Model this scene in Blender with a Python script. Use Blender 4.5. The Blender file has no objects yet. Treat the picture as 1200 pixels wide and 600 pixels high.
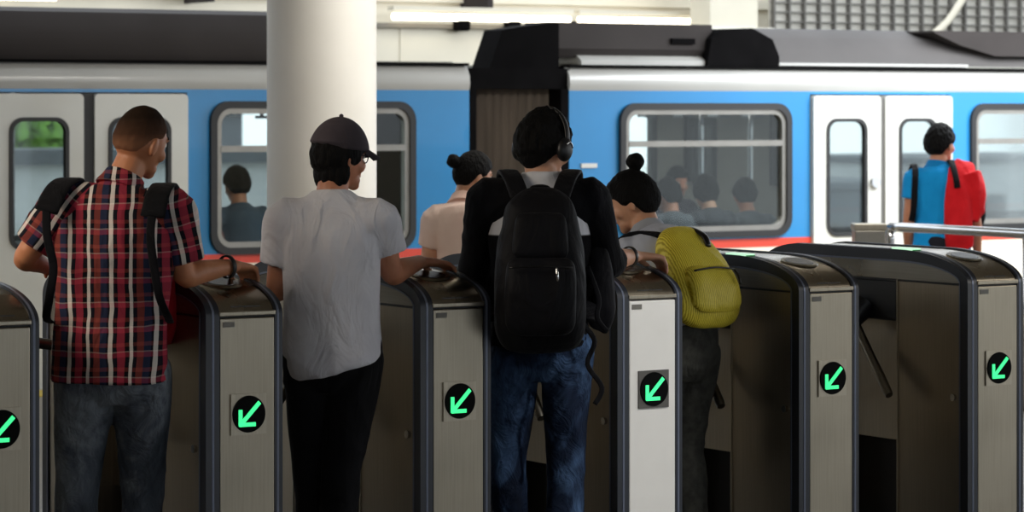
import bpy, bmesh, math, random
from mathutils import Vector, Matrix, noise
from math import pi, sin, cos, radians as R
V = Vector
sc = bpy.context.scene
col = sc.collection

# ------------------------------------------------------------------ camera
YAW = 0.564
cam_d = bpy.data.cameras.new('camera'); cam = bpy.data.objects.new('camera', cam_d); col.objects.link(cam)
cam.location = (-4.405, -8.849, 1.72); cam.rotation_euler = (pi/2, 0, -YAW)
cam_d.sensor_width = 36; cam_d.lens = 105.0; cam_d.shift_y = -175/1200
cam_d.clip_start = .1; cam_d.clip_end = 600
cam_d.dof.use_dof = True; cam_d.dof.focus_distance = 10.6; cam_d.dof.aperture_fstop = 5.6
sc.camera = cam

# ------------------------------------------------------------------ world and light
w = bpy.data.worlds.new('sky'); sc.world = w; w.use_nodes = True
bg = w.node_tree.nodes['Background']; bg.inputs[0].default_value = (.86, .93, 1, 1); bg.inputs[1].default_value = 2.1

def area(name, loc, rot, sx, sy, power, color=(1, 1, 1)):
    l = bpy.data.lights.new(name, 'AREA'); l.shape = 'RECTANGLE'; l.size = sx; l.size_y = sy; l.energy = power; l.color = color
    o = bpy.data.objects.new(name, l); col.objects.link(o); o.location = loc; o.rotation_euler = rot
    return o
area('added_hall_fill', (-2.9, .2, 3.2), (0, R(-35), 0), 2.2, 1.6, 130, (1, .88, .72))  # unseen lamp added to brighten the side panels of the left gates
area('added_hall_fill', (6.5, -3.6, 3.3), (R(30), R(15), 0), 5, 1.2, 120, (1, .95, .88))  # unseen lamp added on the right, lighting gate fronts but not sides
area('added_column_fill', (4.6, 3.0, 3.3), (R(55), 0, 0), 3, .6, 130, (1, .97, .9))  # unseen lamp added to brighten the column
area('added_train_fill', (11.0, 5.9, 3.3), (R(25), 0, 0), 5.5, 1.6, 420, (.93, .97, 1))  # unseen area lamp added to brighten the right part of the train
area('added_cabin_fill', (8.6, 9.5, 1.95), (0, 0, 0), 4.5, .4, 26, (1, 1, .97))  # unseen lamp added to brighten the cabin behind the passengers
area('added_cabin_fill', (3.8, 9.5, 1.95), (0, 0, 0), 4, .4, 12, (1, 1, .97))  # weaker lamp added the same way in the left car
sp = bpy.data.lights.new('added_plate_spot', 'SPOT'); sp.energy = 260; sp.spot_size = R(15); sp.spot_blend = .5; sp.shadow_soft_size = .04; sp.color = (1, .98, .94)  # added spot, aimed at the front plate of the fourth gate
spo = bpy.data.objects.new('added_plate_spot', sp); col.objects.link(spo); spo.location = (2.3, -3.0, 3.3)
spo.rotation_euler = (V((1.76, 0, .62))-V(spo.location)).to_track_quat('-Z', 'Y').to_euler()
vs = sc.view_settings
vs.view_transform = 'Standard'; vs.look = 'None'; vs.exposure = 0.0; vs.gamma = 1; vs.use_curve_mapping = False

# ------------------------------------------------------------------ materials
def lin(h):
    if isinstance(h, str):
        c = [int(h[i:i+2], 16)/255 for i in (0, 2, 4)]
        return tuple(((x/12.92) if x <= .04045 else ((x+.055)/1.055)**2.4) for x in c) + (1,)
    return tuple(h) + (1,)

class NT:
    def __init__(s, name):
        s.m = bpy.data.materials.new(name); s.m.use_nodes = True
        s.t = s.m.node_tree; s.b = s.t.nodes['Principled BSDF']; s.out = s.t.nodes['Material Output']
    def n(s, typ, **kw):
        x = s.t.nodes.new(typ)
        for k, v in kw.items():
            if k.startswith('i_'):
                key = k[2:]; key = int(key) if key.isdigit() else key.replace('_', ' ')
                x.inputs[key].default_value = v
            else: setattr(x, k, v)
        return x
    def l(s, a, b): s.t.links.new(a, b)
    def set(s, **kw):
        for k, v in kw.items(): s.b.inputs[k.replace('_', ' ')].default_value = v
    def coords(s, scale=(1, 1, 1)):
        tc = s.n('ShaderNodeTexCoord'); mp = s.n('ShaderNodeMapping'); mp.inputs['Scale'].default_value = scale
        s.l(tc.outputs['Object'], mp.inputs[0]); return mp.outputs[0]
    def noise(s, scale, detail=3, sc3=(1, 1, 1), rough=.5, dist=0):
        t = s.n('ShaderNodeTexNoise'); t.inputs['Scale'].default_value = scale; t.inputs['Detail'].default_value = detail
        t.inputs['Roughness'].default_value = rough; t.inputs['Distortion'].default_value = dist
        s.l(s.coords(sc3), t.inputs['Vector']); return t.outputs['Fac']
    def ramp(s, fac, stops, const=False):
        r = s.n('ShaderNodeValToRGB')
        if const: r.color_ramp.interpolation = 'CONSTANT'
        el = r.color_ramp.elements
        while len(el) < len(stops): el.new(.5)
        for e, (p, c) in zip(el, stops): e.position = p; e.color = c if len(c) == 4 else tuple(c)+(1,)
        s.l(fac, r.inputs[0]); return r.outputs[0]
    def bump(s, h, strength=.3, dist=.01):
        b = s.n('ShaderNodeBump'); b.inputs['Strength'].default_value = strength; b.inputs['Distance'].default_value = dist
        s.l(h, b.inputs['Height']); s.l(b.outputs[0], s.b.inputs['Normal'])

def plain(name, c, rough=.5, metal=0, vary=.08, bump=0, nscale=8, sc3=(1, 1, 1), coat=0, spec=.5):
    m = NT(name); c = lin(c)
    f = m.noise(nscale, 3, sc3)
    lo = tuple(x*(1-vary) for x in c[:3])+(1,); hi = tuple(min(1, x*(1+vary)) for x in c[:3])+(1,)
    m.l(m.ramp(f, [(.3, lo), (.7, hi)]), m.b.inputs['Base Color'])
    m.set(Roughness=rough, Metallic=metal, Coat_Weight=coat, Specular_IOR_Level=spec)
    if bump: m.bump(m.noise(nscale*4, 4, sc3), bump, .01)
    return m.m

def brushed(name, c, rough, vary=.12, axis='z', bumps=.05, wear=.12):
    m = NT(name); c = lin(c)
    sc3 = {'z': (60, 60, 1.2), 'x': (1.2, 60, 60), 'y': (60, 1.2, 60)}[axis]
    f = m.noise(3, 4, sc3); g = m.noise(3.2, 4)
    mx = m.n('ShaderNodeMix', data_type='FLOAT'); mx.inputs[0].default_value = .5
    m.l(f, mx.inputs[2]); m.l(g, mx.inputs[3])
    lo = tuple(x*(1-vary) for x in c[:3])+(1,); hi = tuple(min(1, x*(1+vary)) for x in c[:3])+(1,)
    m.l(m.ramp(mx.outputs[0], [(.35, lo), (.65, hi)]), m.b.inputs['Base Color'])
    mr = m.n('ShaderNodeMapRange'); mr.inputs[1].default_value = .3; mr.inputs[2].default_value = .7
    mr.inputs[3].default_value = max(.03, rough-wear); mr.inputs[4].default_value = rough+wear
    m.l(g, mr.inputs[0]); m.l(mr.outputs[0], m.b.inputs['Roughness'])
    m.set(Metallic=1.0); m.bump(f, bumps, .002)
    return m.m

def cloth(name, c, c2=None, fold=.5, nscale=5, weave=700, rough=.85, sheen=.03):
    m = NT(name); a = lin(c); b = lin(c2 or c)
    f = m.noise(nscale, 4)
    m.l(m.ramp(f, [(.35, a), (.65, b)]), m.b.inputs['Base Color'])
    m.set(Roughness=rough, Sheen_Weight=sheen, Specular_IOR_Level=.15)
    g = m.noise(9, 3, (1, 1, .45), .5, 1.2); h = m.noise(weave, 1)
    ad = m.n('ShaderNodeMath', operation='MULTIPLY_ADD'); ad.inputs[1].default_value = .03
    m.l(h, ad.inputs[0]); m.l(g, ad.inputs[2]); m.bump(ad.outputs[0], fold, .03)
    return m.m

def emit(name, c, s):
    m = NT(name); m.set(Base_Color=lin(c), Emission_Color=lin(c), Emission_Strength=s, Roughness=.4)
    return m.m

def glass(name, tint, refl=.12):
    m = NT(name); m.t.nodes.remove(m.b)
    tr = m.n('ShaderNodeBsdfTransparent'); tr.inputs[0].default_value = lin(tint)
    gl = m.n('ShaderNodeBsdfGlossy'); gl.inputs['Roughness'].default_value = .03
    fr = m.n('ShaderNodeFresnel'); fr.inputs[0].default_value = 1.5
    mm = m.n('ShaderNodeMath', operation='MULTIPLY_ADD'); mm.inputs[1].default_value = .45; mm.inputs[2].default_value = 0
    m.l(fr.outputs[0], mm.inputs[0])
    mx = m.n('ShaderNodeMixShader'); m.l(mm.outputs[0], mx.inputs[0]); m.l(tr.outputs[0], mx.inputs[1]); m.l(gl.outputs[0], mx.inputs[2])
    m.l(mx.outputs[0], m.out.inputs[0]); return m.m

def skin(name, c):
    m = NT(name); c = lin(c)
    f = m.noise(14, 3)
    m.l(m.ramp(f, [(.3, tuple(x*.86 for x in c[:3])+(1,)), (.7, tuple(min(1, x*1.1) for x in c[:3])+(1,))]), m.b.inputs['Base Color'])
    m.set(Roughness=.5, Subsurface_Weight=.12, Subsurface_Scale=.02)
    m.b.inputs['Subsurface Radius'].default_value = (1, .35, .2)
    m.bump(m.noise(160, 2), .12, .002); return m.m

def hairmat(name, c, rough=.42, sc3=(4, 4, 1)):
    m = NT(name); c = lin(c)
    f = m.noise(40, 4, sc3)
    m.l(m.ramp(f, [(.3, tuple(x*.6 for x in c[:3])+(1,)), (.7, tuple(x*1.6 for x in c[:3])+(1,))]), m.b.inputs['Base Color'])
    m.set(Roughness=rough, Specular_IOR_Level=.15); m.bump(f, .9, .008); return m.m

def plaid():
    m = NT('red_navy_white_plaid')
    tc = m.n('ShaderNodeTexCoord'); nz = m.n('ShaderNodeTexNoise'); nz.inputs['Scale'].default_value = 7
    m.l(tc.outputs['Object'], nz.inputs['Vector'])
    sx = m.n('ShaderNodeSeparateXYZ'); m.l(tc.outputs['Object'], sx.inputs[0])
    wob = m.n('ShaderNodeMath', operation='MULTIPLY_ADD'); wob.inputs[1].default_value = .022; wob.inputs[2].default_value = -.011
    m.l(nz.outputs['Fac'], wob.inputs[0])
    navy = lin('14131d'); red = lin('a93548'); wht = lin('f6eee6'); rust = lin('8a4038'); blk = lin('0c0b10'); blue = lin('2a3350')
    sx_ = [(0, navy), (.05, wht), (.15, navy), (.25, red), (.42, blk), (.52, wht), (.60, navy), (.69, rust), (.84, blue)]
    cr_ = lin('b9a59c'); sz_ = [(0, navy), (.30, red), (.50, cr_), (.55, blk), (.74, rust), (.90, navy)]
    outs = []
    for ax, per, stops in ((0, .138, sx_), (2, .080, sz_)):
        a = m.n('ShaderNodeMath', operation='ADD'); m.l(sx.outputs[ax], a.inputs[0]); m.l(wob.outputs[0], a.inputs[1])
        d = m.n('ShaderNodeMath', operation='DIVIDE'); d.inputs[1].default_value = per; m.l(a.outputs[0], d.inputs[0])
        fr = m.n('ShaderNodeMath', operation='FRACT'); m.l(d.outputs[0], fr.inputs[0])
        outs.append(m.ramp(fr.outputs[0], stops, True))
    mx = m.n('ShaderNodeMix', data_type='RGBA'); mx.inputs[0].default_value = .36
    m.l(outs[0], mx.inputs[6]); m.l(outs[1], mx.inputs[7]); m.l(mx.outputs[2], m.b.inputs['Base Color'])
    m.set(Roughness=.85, Specular_IOR_Level=.15)
    m.bump(m.noise(9, 3, (1, 1, .4), .5, 1.2), .5, .03)
    return m.m

def striped_yellow():
    m = NT('yellow_striped_nylon')
    wv = m.n('ShaderNodeTexWave'); wv.wave_type = 'BANDS'; wv.bands_direction = 'X'
    wv.inputs['Scale'].default_value = 42; wv.inputs['Distortion'].default_value = 2.2; wv.inputs['Detail'].default_value = 2; wv.inputs['Detail Scale'].default_value = 2
    m.l(m.coords(), wv.inputs['Vector'])
    m.l(m.ramp(wv.outputs['Fac'], [(.15, lin('b8a51c')), (.5, lin('e6d234')), (.9, lin('f2e25a'))]), m.b.inputs['Base Color'])
    m.set(Roughness=.55); m.bump(m.noise(12, 3), .5, .02); return m.m

def denim(name, a, b, c):
    m = NT(name)
    f = m.noise(5, 5, (1, 1, .6), .6, .6)
    m.l(m.ramp(f, [(.34, lin(a)), (.5, lin(b)), (.68, lin(c))]), m.b.inputs['Base Color'])
    m.set(Roughness=.85, Specular_IOR_Level=.15)
    g = m.noise(11, 4, (1, 1, .8), .55, 1.5); m.bump(g, .8, .03); return m.m

def grid_mat(name, base, line, sx, sz, th=.06, rough=.6):
    m = NT(name)
    b = m.n('ShaderNodeTexBrick'); b.offset = 0; b.inputs['Scale'].default_value = 1
    b.inputs['Brick Width'].default_value = sx; b.inputs['Row Height'].default_value = sz; b.inputs['Mortar Size'].default_value = th
    b.inputs['Color1'].default_value = lin(base); b.inputs['Color2'].default_value = tuple(x*.9 for x in lin(base)[:3])+(1,)
    b.inputs['Mortar'].default_value = lin(line)
    tc = m.n('ShaderNodeTexCoord'); mp = m.n('ShaderNodeMapping'); m.l(tc.outputs['Object'], mp.inputs[0]); m.l(mp.outputs[0], b.inputs['Vector'])
    m.l(b.outputs[0], m.b.inputs['Base Color']); m.set(Roughness=rough); m.mp = mp
    return m

def train_paint(name, c, rough=.3):
    m = NT(name); c = lin(c)
    f = m.noise(1.2, 4, (1, 1, 1.5))
    m.l(m.ramp(f, [(.3, tuple(x*.9 for x in c[:3])+(1,)), (.7, tuple(min(1, x*1.06) for x in c[:3])+(1,))]), m.b.inputs['Base Color'])
    m.set(Roughness=rough, Coat_Weight=.25); m.bump(m.noise(2.5, 2), .05, .02); return m.m

M = dict(
    steel=brushed('brushed_steel', '9f9787', .36),
    steel_side=brushed('brushed_steel_side', '9a8f7e', .40),
    steel_dark=brushed('dark_brushed_steel', '8f8a80', .34, axis='y'),
    steel_top=brushed('polished_steel_top', 'a39a8a', .26, axis='y', bumps=.02, wear=.06),
    steel_plate=brushed('sign_plate_steel', 'aaa292', .42),
    chrome=plain('chrome', 'c8c8c8', .15, 1),
    black=plain('black_plastic', '111216', .45),
    rim=plain('charcoal_blue_trim', '20242d', .38),
    rimline=plain('grey_blue_trim_line', '6a7182', .35, .4),
    lamp_off=plain('black_display_glass', '030404', .7, spec=.1),
    green=emit('green_led', '3ce68c', 1.2),
    green_dim=emit('green_indicator', '0e7a3a', .5),
    pale=emit('pale_green_indicator', 'c9ffd8', .9),
    reader=plain('dark_reader_pad', '1b1a1c', .25),
    reader_ring=plain('brass_grey_ring', '8c8574', .3, 1),
    grey=plain('grey_plate', '5f5d59', .6),
    label=plain('grey_sticker', '77756e', .5),
    floor=plain('polished_floor', '5c554d', .32, 0, .12, 0, 2),
    concrete=plain('concrete', '8b8880', .8, 0, .12, .15, 3),
    column=plain('white_painted_column', 'e4e0d8', .55, 0, .03, .03, 3),
    cream=plain('cream_painted_metal', 'cdc6b4', .55, 0, .06, 0, 2),
    darkgrey=plain('dark_grey_fairing', '353130', .8, 0, .12, 0, 2, spec=.15),
    midgrey=plain('mid_grey_roof', '4a4746', .7, 0, .1, 0, 2, spec=.3),
    soot=plain('sooty_black', '0b0a0b', .9, 0, .3, 0, 5, spec=.05),
    bellows=plain('brown_grey_bellows', '6e645b', .7, 0, .2, 0, 4, (4, 4, .4)),
    blue=train_paint('train_blue', '207ab2'),
    silver=train_paint('train_silver_grey', 'a9a8a4', .35),
    doorwhite=train_paint('train_door_white', 'c7c6bf', .4),
    redstripe=train_paint('train_red_stripe', 'd0402c', .4),
    belly=train_paint('train_cream_lower', 'e2dccb', .4),
    rubber=plain('rubber_seal', '1a1a1c', .6),
    frame_al=plain('aluminium_frame', '8d8a84', .35, .6),
    glass=glass('train_window_glass', 'eef2f1', .06),
    int_wall=plain('train_interior_cream', '77766f', .7),
    seatm=plain('seat_plastic', '6c7478', .5),
    leafm=plain('foliage', '5f8a2e', .8, 0, .5, 0, 6),
    bark=plain('bark', '5b4a38', .9),
    bld=plain('pale_building', 'a7a9ab', .8, 0, .06),
    bld2=plain('dark_grey_building', '50545a', .8, 0, .1),
    winm=plain('building_window', '2c3238', .3),
    ground=plain('pale_street', 'e6e6e2', .9, 0, .1, 0, .2),
    tube=emit('fluorescent_tube', 'fff4dc', 5),
    asphalt=plain('ballast', '4a4642', .95, 0, .3, .4, 20),
)

# ------------------------------------------------------------------ mesh helpers
def link(name, me, mats=None, parent=None, smooth=False):
    o = bpy.data.objects.new(name, me); col.objects.link(o)
    for mm in (mats if isinstance(mats, (list, tuple)) else [mats]):
        if mm: me.materials.append(mm)
    if parent: o.parent = parent
    if smooth:
        for p in me.polygons: p.use_smooth = True
    return o
def obj(name, bm, mat, parent=None, smooth=False, auto=None):
    me = bpy.data.meshes.new(name); bmesh.ops.recalc_face_normals(bm, faces=bm.faces); bm.to_mesh(me); bm.free()
    o = link(name, me, mat, parent, smooth)
    if auto: me.set_sharp_from_angle(angle=R(auto)) if smooth else None
    return o
def tag(o, label=None, cat=None, group=None, kind=None):
    if label: o['label'] = label
    if cat: o['category'] = cat
    if group: o['group'] = group
    if kind: o['kind'] = kind
    return o
def empty(name, loc, rz=0):
    o = bpy.data.objects.new(name, None); col.objects.link(o); o.location = loc; o.rotation_euler = (0, 0, rz); o.empty_display_size = .1
    return o
def box(bm, x0, x1, y0, y1, z0, z1, bev=0, mat=None):
    g = bmesh.ops.create_cube(bm, size=1); vs_ = g['verts']
    bmesh.ops.scale(bm, vec=(x1-x0, y1-y0, z1-z0), verts=vs_)
    bmesh.ops.translate(bm, vec=((x0+x1)/2, (y0+y1)/2, (z0+z1)/2), verts=vs_)
    if mat is not None: bmesh.ops.transform(bm, matrix=mat, verts=vs_)
    if bev:
        es = list({e for v in vs_ for e in v.link_edges})
        bmesh.ops.bevel(bm, geom=es, offset=bev, segments=2, affect='EDGES', profile=.5)
    return bm
def mkbox(name, dims, mat, parent=None, bev=0, **k):
    bm = bmesh.new(); box(bm, *dims, bev=bev); return obj(name, bm, mat, parent, **k)
def struct(o): o['kind'] = 'structure'; return o
def prism(bm, prof, x0, x1, axis='x'):
    """closed profile of (y,z) points extruded from x0 to x1"""
    f = (lambda x, p: (x, p[0], p[1])) if axis == 'x' else (lambda x, p: (p[0], x, p[1]))
    a = [bm.verts.new(f(x0, p)) for p in prof]; b = [bm.verts.new(f(x1, p)) for p in prof]
    n = len(prof)
    for i in range(n): bm.faces.new((a[i], a[(i+1) % n], b[(i+1) % n], b[i]))
    bm.faces.new(a[::-1]); bm.faces.new(b)
def catmull(st, sub):
    out = []; n = len(st)
    for i in range(n-1):
        p0, p1, p2, p3 = st[max(i-1, 0)], st[i], st[i+1], st[min(i+2, n-1)]
        for k in range(sub):
            t = k/sub; t2 = t*t; t3 = t2*t
            out.append(tuple(.5*((2*b)+(-a+c)*t+(2*a-5*b+4*c-d)*t2+(-a+3*b-3*c+d)*t3) for a, b, c, d in zip(p0, p1, p2, p3)))
    out.append(tuple(st[-1])); return out
def tube(bm, st, side=None, n=18, sub=4, exp=2.0, caps=True):
    """st: list of (x,y,z,a,b); a = half width along side, b = half depth"""
    st = [tuple(s) if len(s) == 5 else tuple(s)+(s[3],) for s in st]
    pts = catmull(st, sub)
    P = [V(p[:3]) for p in pts]
    d0 = (P[-1]-P[0]); d0 = d0.normalized() if d0.length > 1e-6 else V((0, 0, 1))
    if side is None: side = V((1, 0, 0)) if abs(d0.x) < .75 else V((0, 1, 0))
    side = V(side); rings = []; A = None
    for i, p in enumerate(P):
        t = (P[min(i+1, len(P)-1)]-P[max(i-1, 0)]).normalized()
        ref = side if A is None or exp != 0 and abs(side.dot(t)) < .9 else A
        a = (ref-t*ref.dot(t)).normalized(); A = a; b = t.cross(a)
        ring = []
        for k in range(n):
            ph = 2*pi*k/n; c, s_ = cos(ph), sin(ph)
            if exp != 2: c = math.copysign(abs(c)**(2/exp), c); s_ = math.copysign(abs(s_)**(2/exp), s_)
            ring.append(bm.verts.new(p+a*c*abs(pts[i][3])+b*s_*abs(pts[i][4])))
        rings.append(ring)
    for r0, r1 in zip(rings, rings[1:]):
        for k in range(n): bm.faces.new((r0[k], r0[(k+1) % n], r1[(k+1) % n], r1[k]))
    if caps: bm.faces.new(rings[0][::-1]); bm.faces.new(rings[-1])
    return bm
def blob(bm, c, r, rot=None, u=16, v=10):
    g = bmesh.ops.create_uvsphere(bm, u_segments=u, v_segments=v, radius=1)['verts']
    bmesh.ops.scale(bm, vec=r if hasattr(r, '__len__') else (r, r, r), verts=g)
    if rot is not None: bmesh.ops.rotate(bm, cent=(0, 0, 0), matrix=rot, verts=g)
    bmesh.ops.translate(bm, vec=c, verts=g)
def fuse(name, bm, mat, parent=None, voxel=.006, smooth=3, fold=0, ffreq=(6, 6, 3), seed=0, fine=0):
    me = bpy.data.meshes.new(name+'_src'); bmesh.ops.recalc_face_normals(bm, faces=bm.faces); bm.to_mesh(me); bm.free()
    t = bpy.data.objects.new('tmp', me); col.objects.link(t)
    m = t.modifiers.new('r', 'REMESH'); m.mode = 'VOXEL'; m.voxel_size = voxel
    if smooth: s_ = t.modifiers.new('s', 'SMOOTH'); s_.iterations = smooth; s_.factor = .5
    dg = bpy.context.evaluated_depsgraph_get(); dg.update()
    new = bpy.data.meshes.new_from_object(t.evaluated_get(dg)); new.name = name
    bpy.data.objects.remove(t); bpy.data.meshes.remove(me)
    if fold or fine:
        off = V((seed*7.3, seed*3.1, seed*1.7))
        nrm = [V(x.vector) for x in new.vertex_normals]; out = []
        for v, nv in zip(new.vertices, nrm):
            p = V(v.co); q = V((p.x*ffreq[0], p.y*ffreq[1], p.z*ffreq[2]))+off
            h = 1-abs(noise.noise(q+V((noise.noise(p*4)*1.2, 0, noise.noise(p*3+V((5, 5, 5)))*1.2))))*2
            p = p+nv*(fold*(h-.6)+(fine*noise.noise(p*55+off) if fine else 0)); out += (p.x, p.y, p.z)
        new.vertices.foreach_set('co', out); new.update()
    new.materials.clear()
    return link(name, new, mat, parent, True)
def holed(name, outer, holes, y0, thick, mat, parent, ax='y'):
    """flat panel in XZ with rounded holes; outer/hole = (x0,x1,z0,z1,radius)"""
    cu = bpy.data.curves.new('c', 'CURVE'); cu.dimensions = '2D'; cu.fill_mode = 'BOTH'; cu.extrude = thick/2
    for (x0, x1, z0, z1, r) in [outer]+list(holes):
        pts = []
        if r <= 0: pts = [(x0, z0), (x1, z0), (x1, z1), (x0, z1)]
        else:
            for cx, cz, a0 in ((x1-r, z1-r, 0), (x0+r, z1-r, 90), (x0+r, z0+r, 180), (x1-r, z0+r, 270)):
                for k in range(7):
                    a = R(a0+15*k); pts.append((cx+r*cos(a), cz+r*sin(a)))
        s_ = cu.splines.new('POLY'); s_.points.add(len(pts)-1); s_.use_cyclic_u = True
        for q, p in zip(s_.points, pts): q.co = (p[0], p[1], 0, 1)
    t = bpy.data.objects.new('t', cu); col.objects.link(t)
    dg = bpy.context.evaluated_depsgraph_get(); dg.update()
    me = bpy.data.meshes.new_from_object(t.evaluated_get(dg)); me.name = name
    bpy.data.objects.remove(t); bpy.data.curves.remove(cu)
    me.transform(Matrix.Rotation(pi/2, 4, 'X')); me.transform(Matrix.Translation((0, y0+thick/2, 0)))
    me.materials.clear(); return link(name, me, mat, parent)
def copy_tree(o, parent=None):
    c = o.copy(); col.objects.link(c); c.parent = parent
    for ch in list(o.children): copy_tree(ch, c)
    return c

# ------------------------------------------------------------------ the setting
struct(mkbox('floor', (-9, 22, -15, 7.95, -.3, 0), M['floor']))
struct(mkbox('floor', (-30, 60, 12.0, 13.5, -1.3, -.1), M['concrete'])).name = 'floor_far_side'
struct(mkbox('ground', (-200, 300, -60, 400, -8.2, -8.0), M['ground']))
struct(mkbox('trim_platform_edge', (-9, 22, 7.6, 7.95, 0, .006), plain('yellow_edge', 'b9a13a', .6)))
struct(mkbox('floor_track_bed', (-30, 60, 7.95, 12.0, -1.4, -1.2), M['asphalt']))
struct(mkbox('ceiling', (-9, 8.6, -15, 7.6, 3.4, 3.7), plain('ceiling_board', 'b8b2a6', .8)))
struct(mkbox('ceiling', (8.6, 14, -15, 3.0, 3.4, 3.7), plain('ceiling_board2', 'b8b2a6', .8))).name = 'ceiling_right'
struct(mkbox('wall_left_added', (-9.3, -9, -15, 7.6, 0, 3.4), plain('added_left_wall', '57534e', .8)))  # unseen dark wall added to keep the gate sides dark
# back wall behind the photographer; openings added to light gate fronts and people
holed('wall_back', (-9, 22, 0, 3.4, 0), [(11.2, 12.9, .02, 3.0, 0), (-8.5, -4.2, 1.1, 3.0, 0), (-3.8, 1.0, 1.1, 3.0, 0), (1.4, 6.0, 1.1, 3.0, 0), (6.4, 10.8, 1.1, 3.0, 0), (13.3, 17.5, 1.1, 3.0, 0), (17.9, 21.6, 1.1, 3.0, 0)], -15.2, .2, plain('back_wall', 'b5a68c', .8), None)['kind'] = 'structure'

# column
bm = bmesh.new()
bmesh.ops.create_cone(bm, cap_ends=True, segments=64, radius1=.293, radius2=.293, depth=3.4)
bmesh.ops.translate(bm, vec=(3.287, 5.218, 1.7), verts=bm.verts)
box(bm, 2.94, 3.63, 4.87, 5.56, 0, .12, .01)
o = obj('trim_column', bm, M['column'], None, True, 40); tag(o, kind='structure')

# far side of the tracks: header wall, light strip, beams
FY = 12.5
hd = empty('header_canopy', (8, FY, 1.95)); tag(hd, 'cream metal header canopy hanging beyond the train roofs', 'canopy')
def part(name, dims, mat, root, bev=0):
    l = root.location; d = dims
    return mkbox(name, (d[0]-l.x, d[1]-l.x, d[2]-l.y, d[3]-l.y, d[4]-l.z, d[5]-l.z), mat, root, bev)
bm = bmesh.new(); L0 = hd.location
box(bm, -12-L0.x, 24-L0.x, 0, .25, 0, .42)
for k in range(18): box(bm, -12-L0.x+k*2, -12-L0.x+k*2+.03, -.012, 0, 0, .42)
obj('fascia', bm, M['cream'], hd)
part('ceiling_panel', (-12, 24, FY+.3, FY+6, 2.60, 2.68), M['cream'], hd)
part('ledge', (-12, 24, FY-.06, FY+.3, 2.37, 2.41), plain('dark_ledge', '6b665c', .7), hd)  # ledge coloured darker than the fascia below it
for k in range(14):
    bm = bmesh.new(); box(bm, -12+k*2.6-L0.x, -12+k*2.6+.05-L0.x, -.1, .4, .6, .72); obj('ceiling_rib', bm, M['darkgrey'], hd)
part('upper_fascia', (-12, 24, FY+.35, FY+.5, 2.41, 3.3), M['cream'], hd)
for x in (8.48, 8.98, 9.55):
    bm = bmesh.new(); box(bm, x-L0.x, x+.13-L0.x, -.14, -.04, .40, .50, .02); obj('clamp', bm, M['soot'], hd)
def tube_light(x0, x1, label, z=2.46):
    r = empty('fluorescent_light', ((x0+x1)/2, FY-.12, z)); tag(r, label, 'ceiling light', 'fluorescent strips beyond the train')
    h = (x1-x0)/2
    mkbox('housing', (-h, h, -.04, .06, .05, .085), M['cream'], r)
    bm = bmesh.new(); tube(bm, [(-h+.02, 0, 0, .03), (0, 0, 0, .03), (h-.02, 0, 0, .03)], n=10); obj('tube', bm, M['tube'], r, True)
tube_light(7.85, 9.62, 'long fluorescent strip just right of the white column')
tube_light(9.68, 11.08, 'shorter fluorescent strip ending at the cream beam')
tube_light(3.2, 4.9, 'fluorescent strip at the top left corner above the first car', 2.56)
b_ = empty('cross_beam', (10.97, 11.8, 2.26)); tag(b_, 'cream boxed cross beam hanging down over the train roof', 'beam')
mkbox('beam_body', (-.31, .20, 0, .3, .06, .9), M['cream'], b_, .01)
mkbox('beam_cap', (-.35, .36, -.04, .26, 0, .14), plain('pale_beam_cap', 'd9d4c6', .5), b_, .01)
# louvred ceiling to the right
lv = empty('louvre_panel', (13.55, FY-.3, 2.36)); tag(lv, 'grey louvred grid panel above the right-hand car', 'ceiling panel')
bm = bmesh.new()
for k in range(5): box(bm, -1.9, 2.4, .02+k*.0, .06, .02+k*.085, .035+k*.085)
for k in range(26): box(bm, -1.9+k*.17, -1.9+k*.17+.018, .0, .05, .0, .4)
obj('slat', bm, plain('slat_grey', '66635e', .6), lv)
mkbox('backing_sheet', (-1.9, 2.4, .06, .09, 0, .42), plain('grey_backing', 'b4b1a8', .6), lv)
bm = bmesh.new(); box(bm, -1.9, 2.4, -.02, .1, -.03, .0); obj('rail', bm, M['grey'], lv)
bm = bmesh.new(); tube(bm, [(-.2, -.06, -.02, .035), (.05, -.06, .15, .035), (.3, -.06, .45, .035)], n=10); obj('brace', bm, M['cream'], lv, True)

# trees and buildings seen through the train windows
def tree(loc, h, r, label, seed):
    t = empty('tree', loc); tag(t, label, 'tree', 'street trees beyond the station'); random.seed(seed)
    bm = bmesh.new(); tube(bm, [(0, 0, 0, .25), (.1, 0, h*.5, .2), (0, .1, h*.8, .12)], n=8); obj('trunk', bm, M['bark'], t, True)
    bm = bmesh.new()
    for k in range(900):
        a = random.uniform(0, 2*pi); u = random.uniform(-1, 1); q = random.random()**.4*r*(.8+.3*noise.noise(V((a*2, u*3, seed))))
        c = V((q*cos(a)*math.sqrt(1-u*u), q*sin(a)*math.sqrt(1-u*u), h*.8+q*u*.7)); s_ = random.uniform(.12, .28)
        d1 = V((random.gauss(0, 1), random.gauss(0, 1), random.gauss(0, 1))).normalized()*s_
        d2 = V((random.gauss(0, 1), random.gauss(0, 1), random.gauss(0, 1))).normalized()*s_
        bm.faces.new([bm.verts.new(c+d1), bm.verts.new(c+d2), bm.verts.new(c-d1), bm.verts.new(c-d2)])
    obj('crown', bm, M['leafm'], t)
tree((12.75, 32, -8), 11.6, .95, 'bright green tree seen through the leftmost door window', 3)
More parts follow.
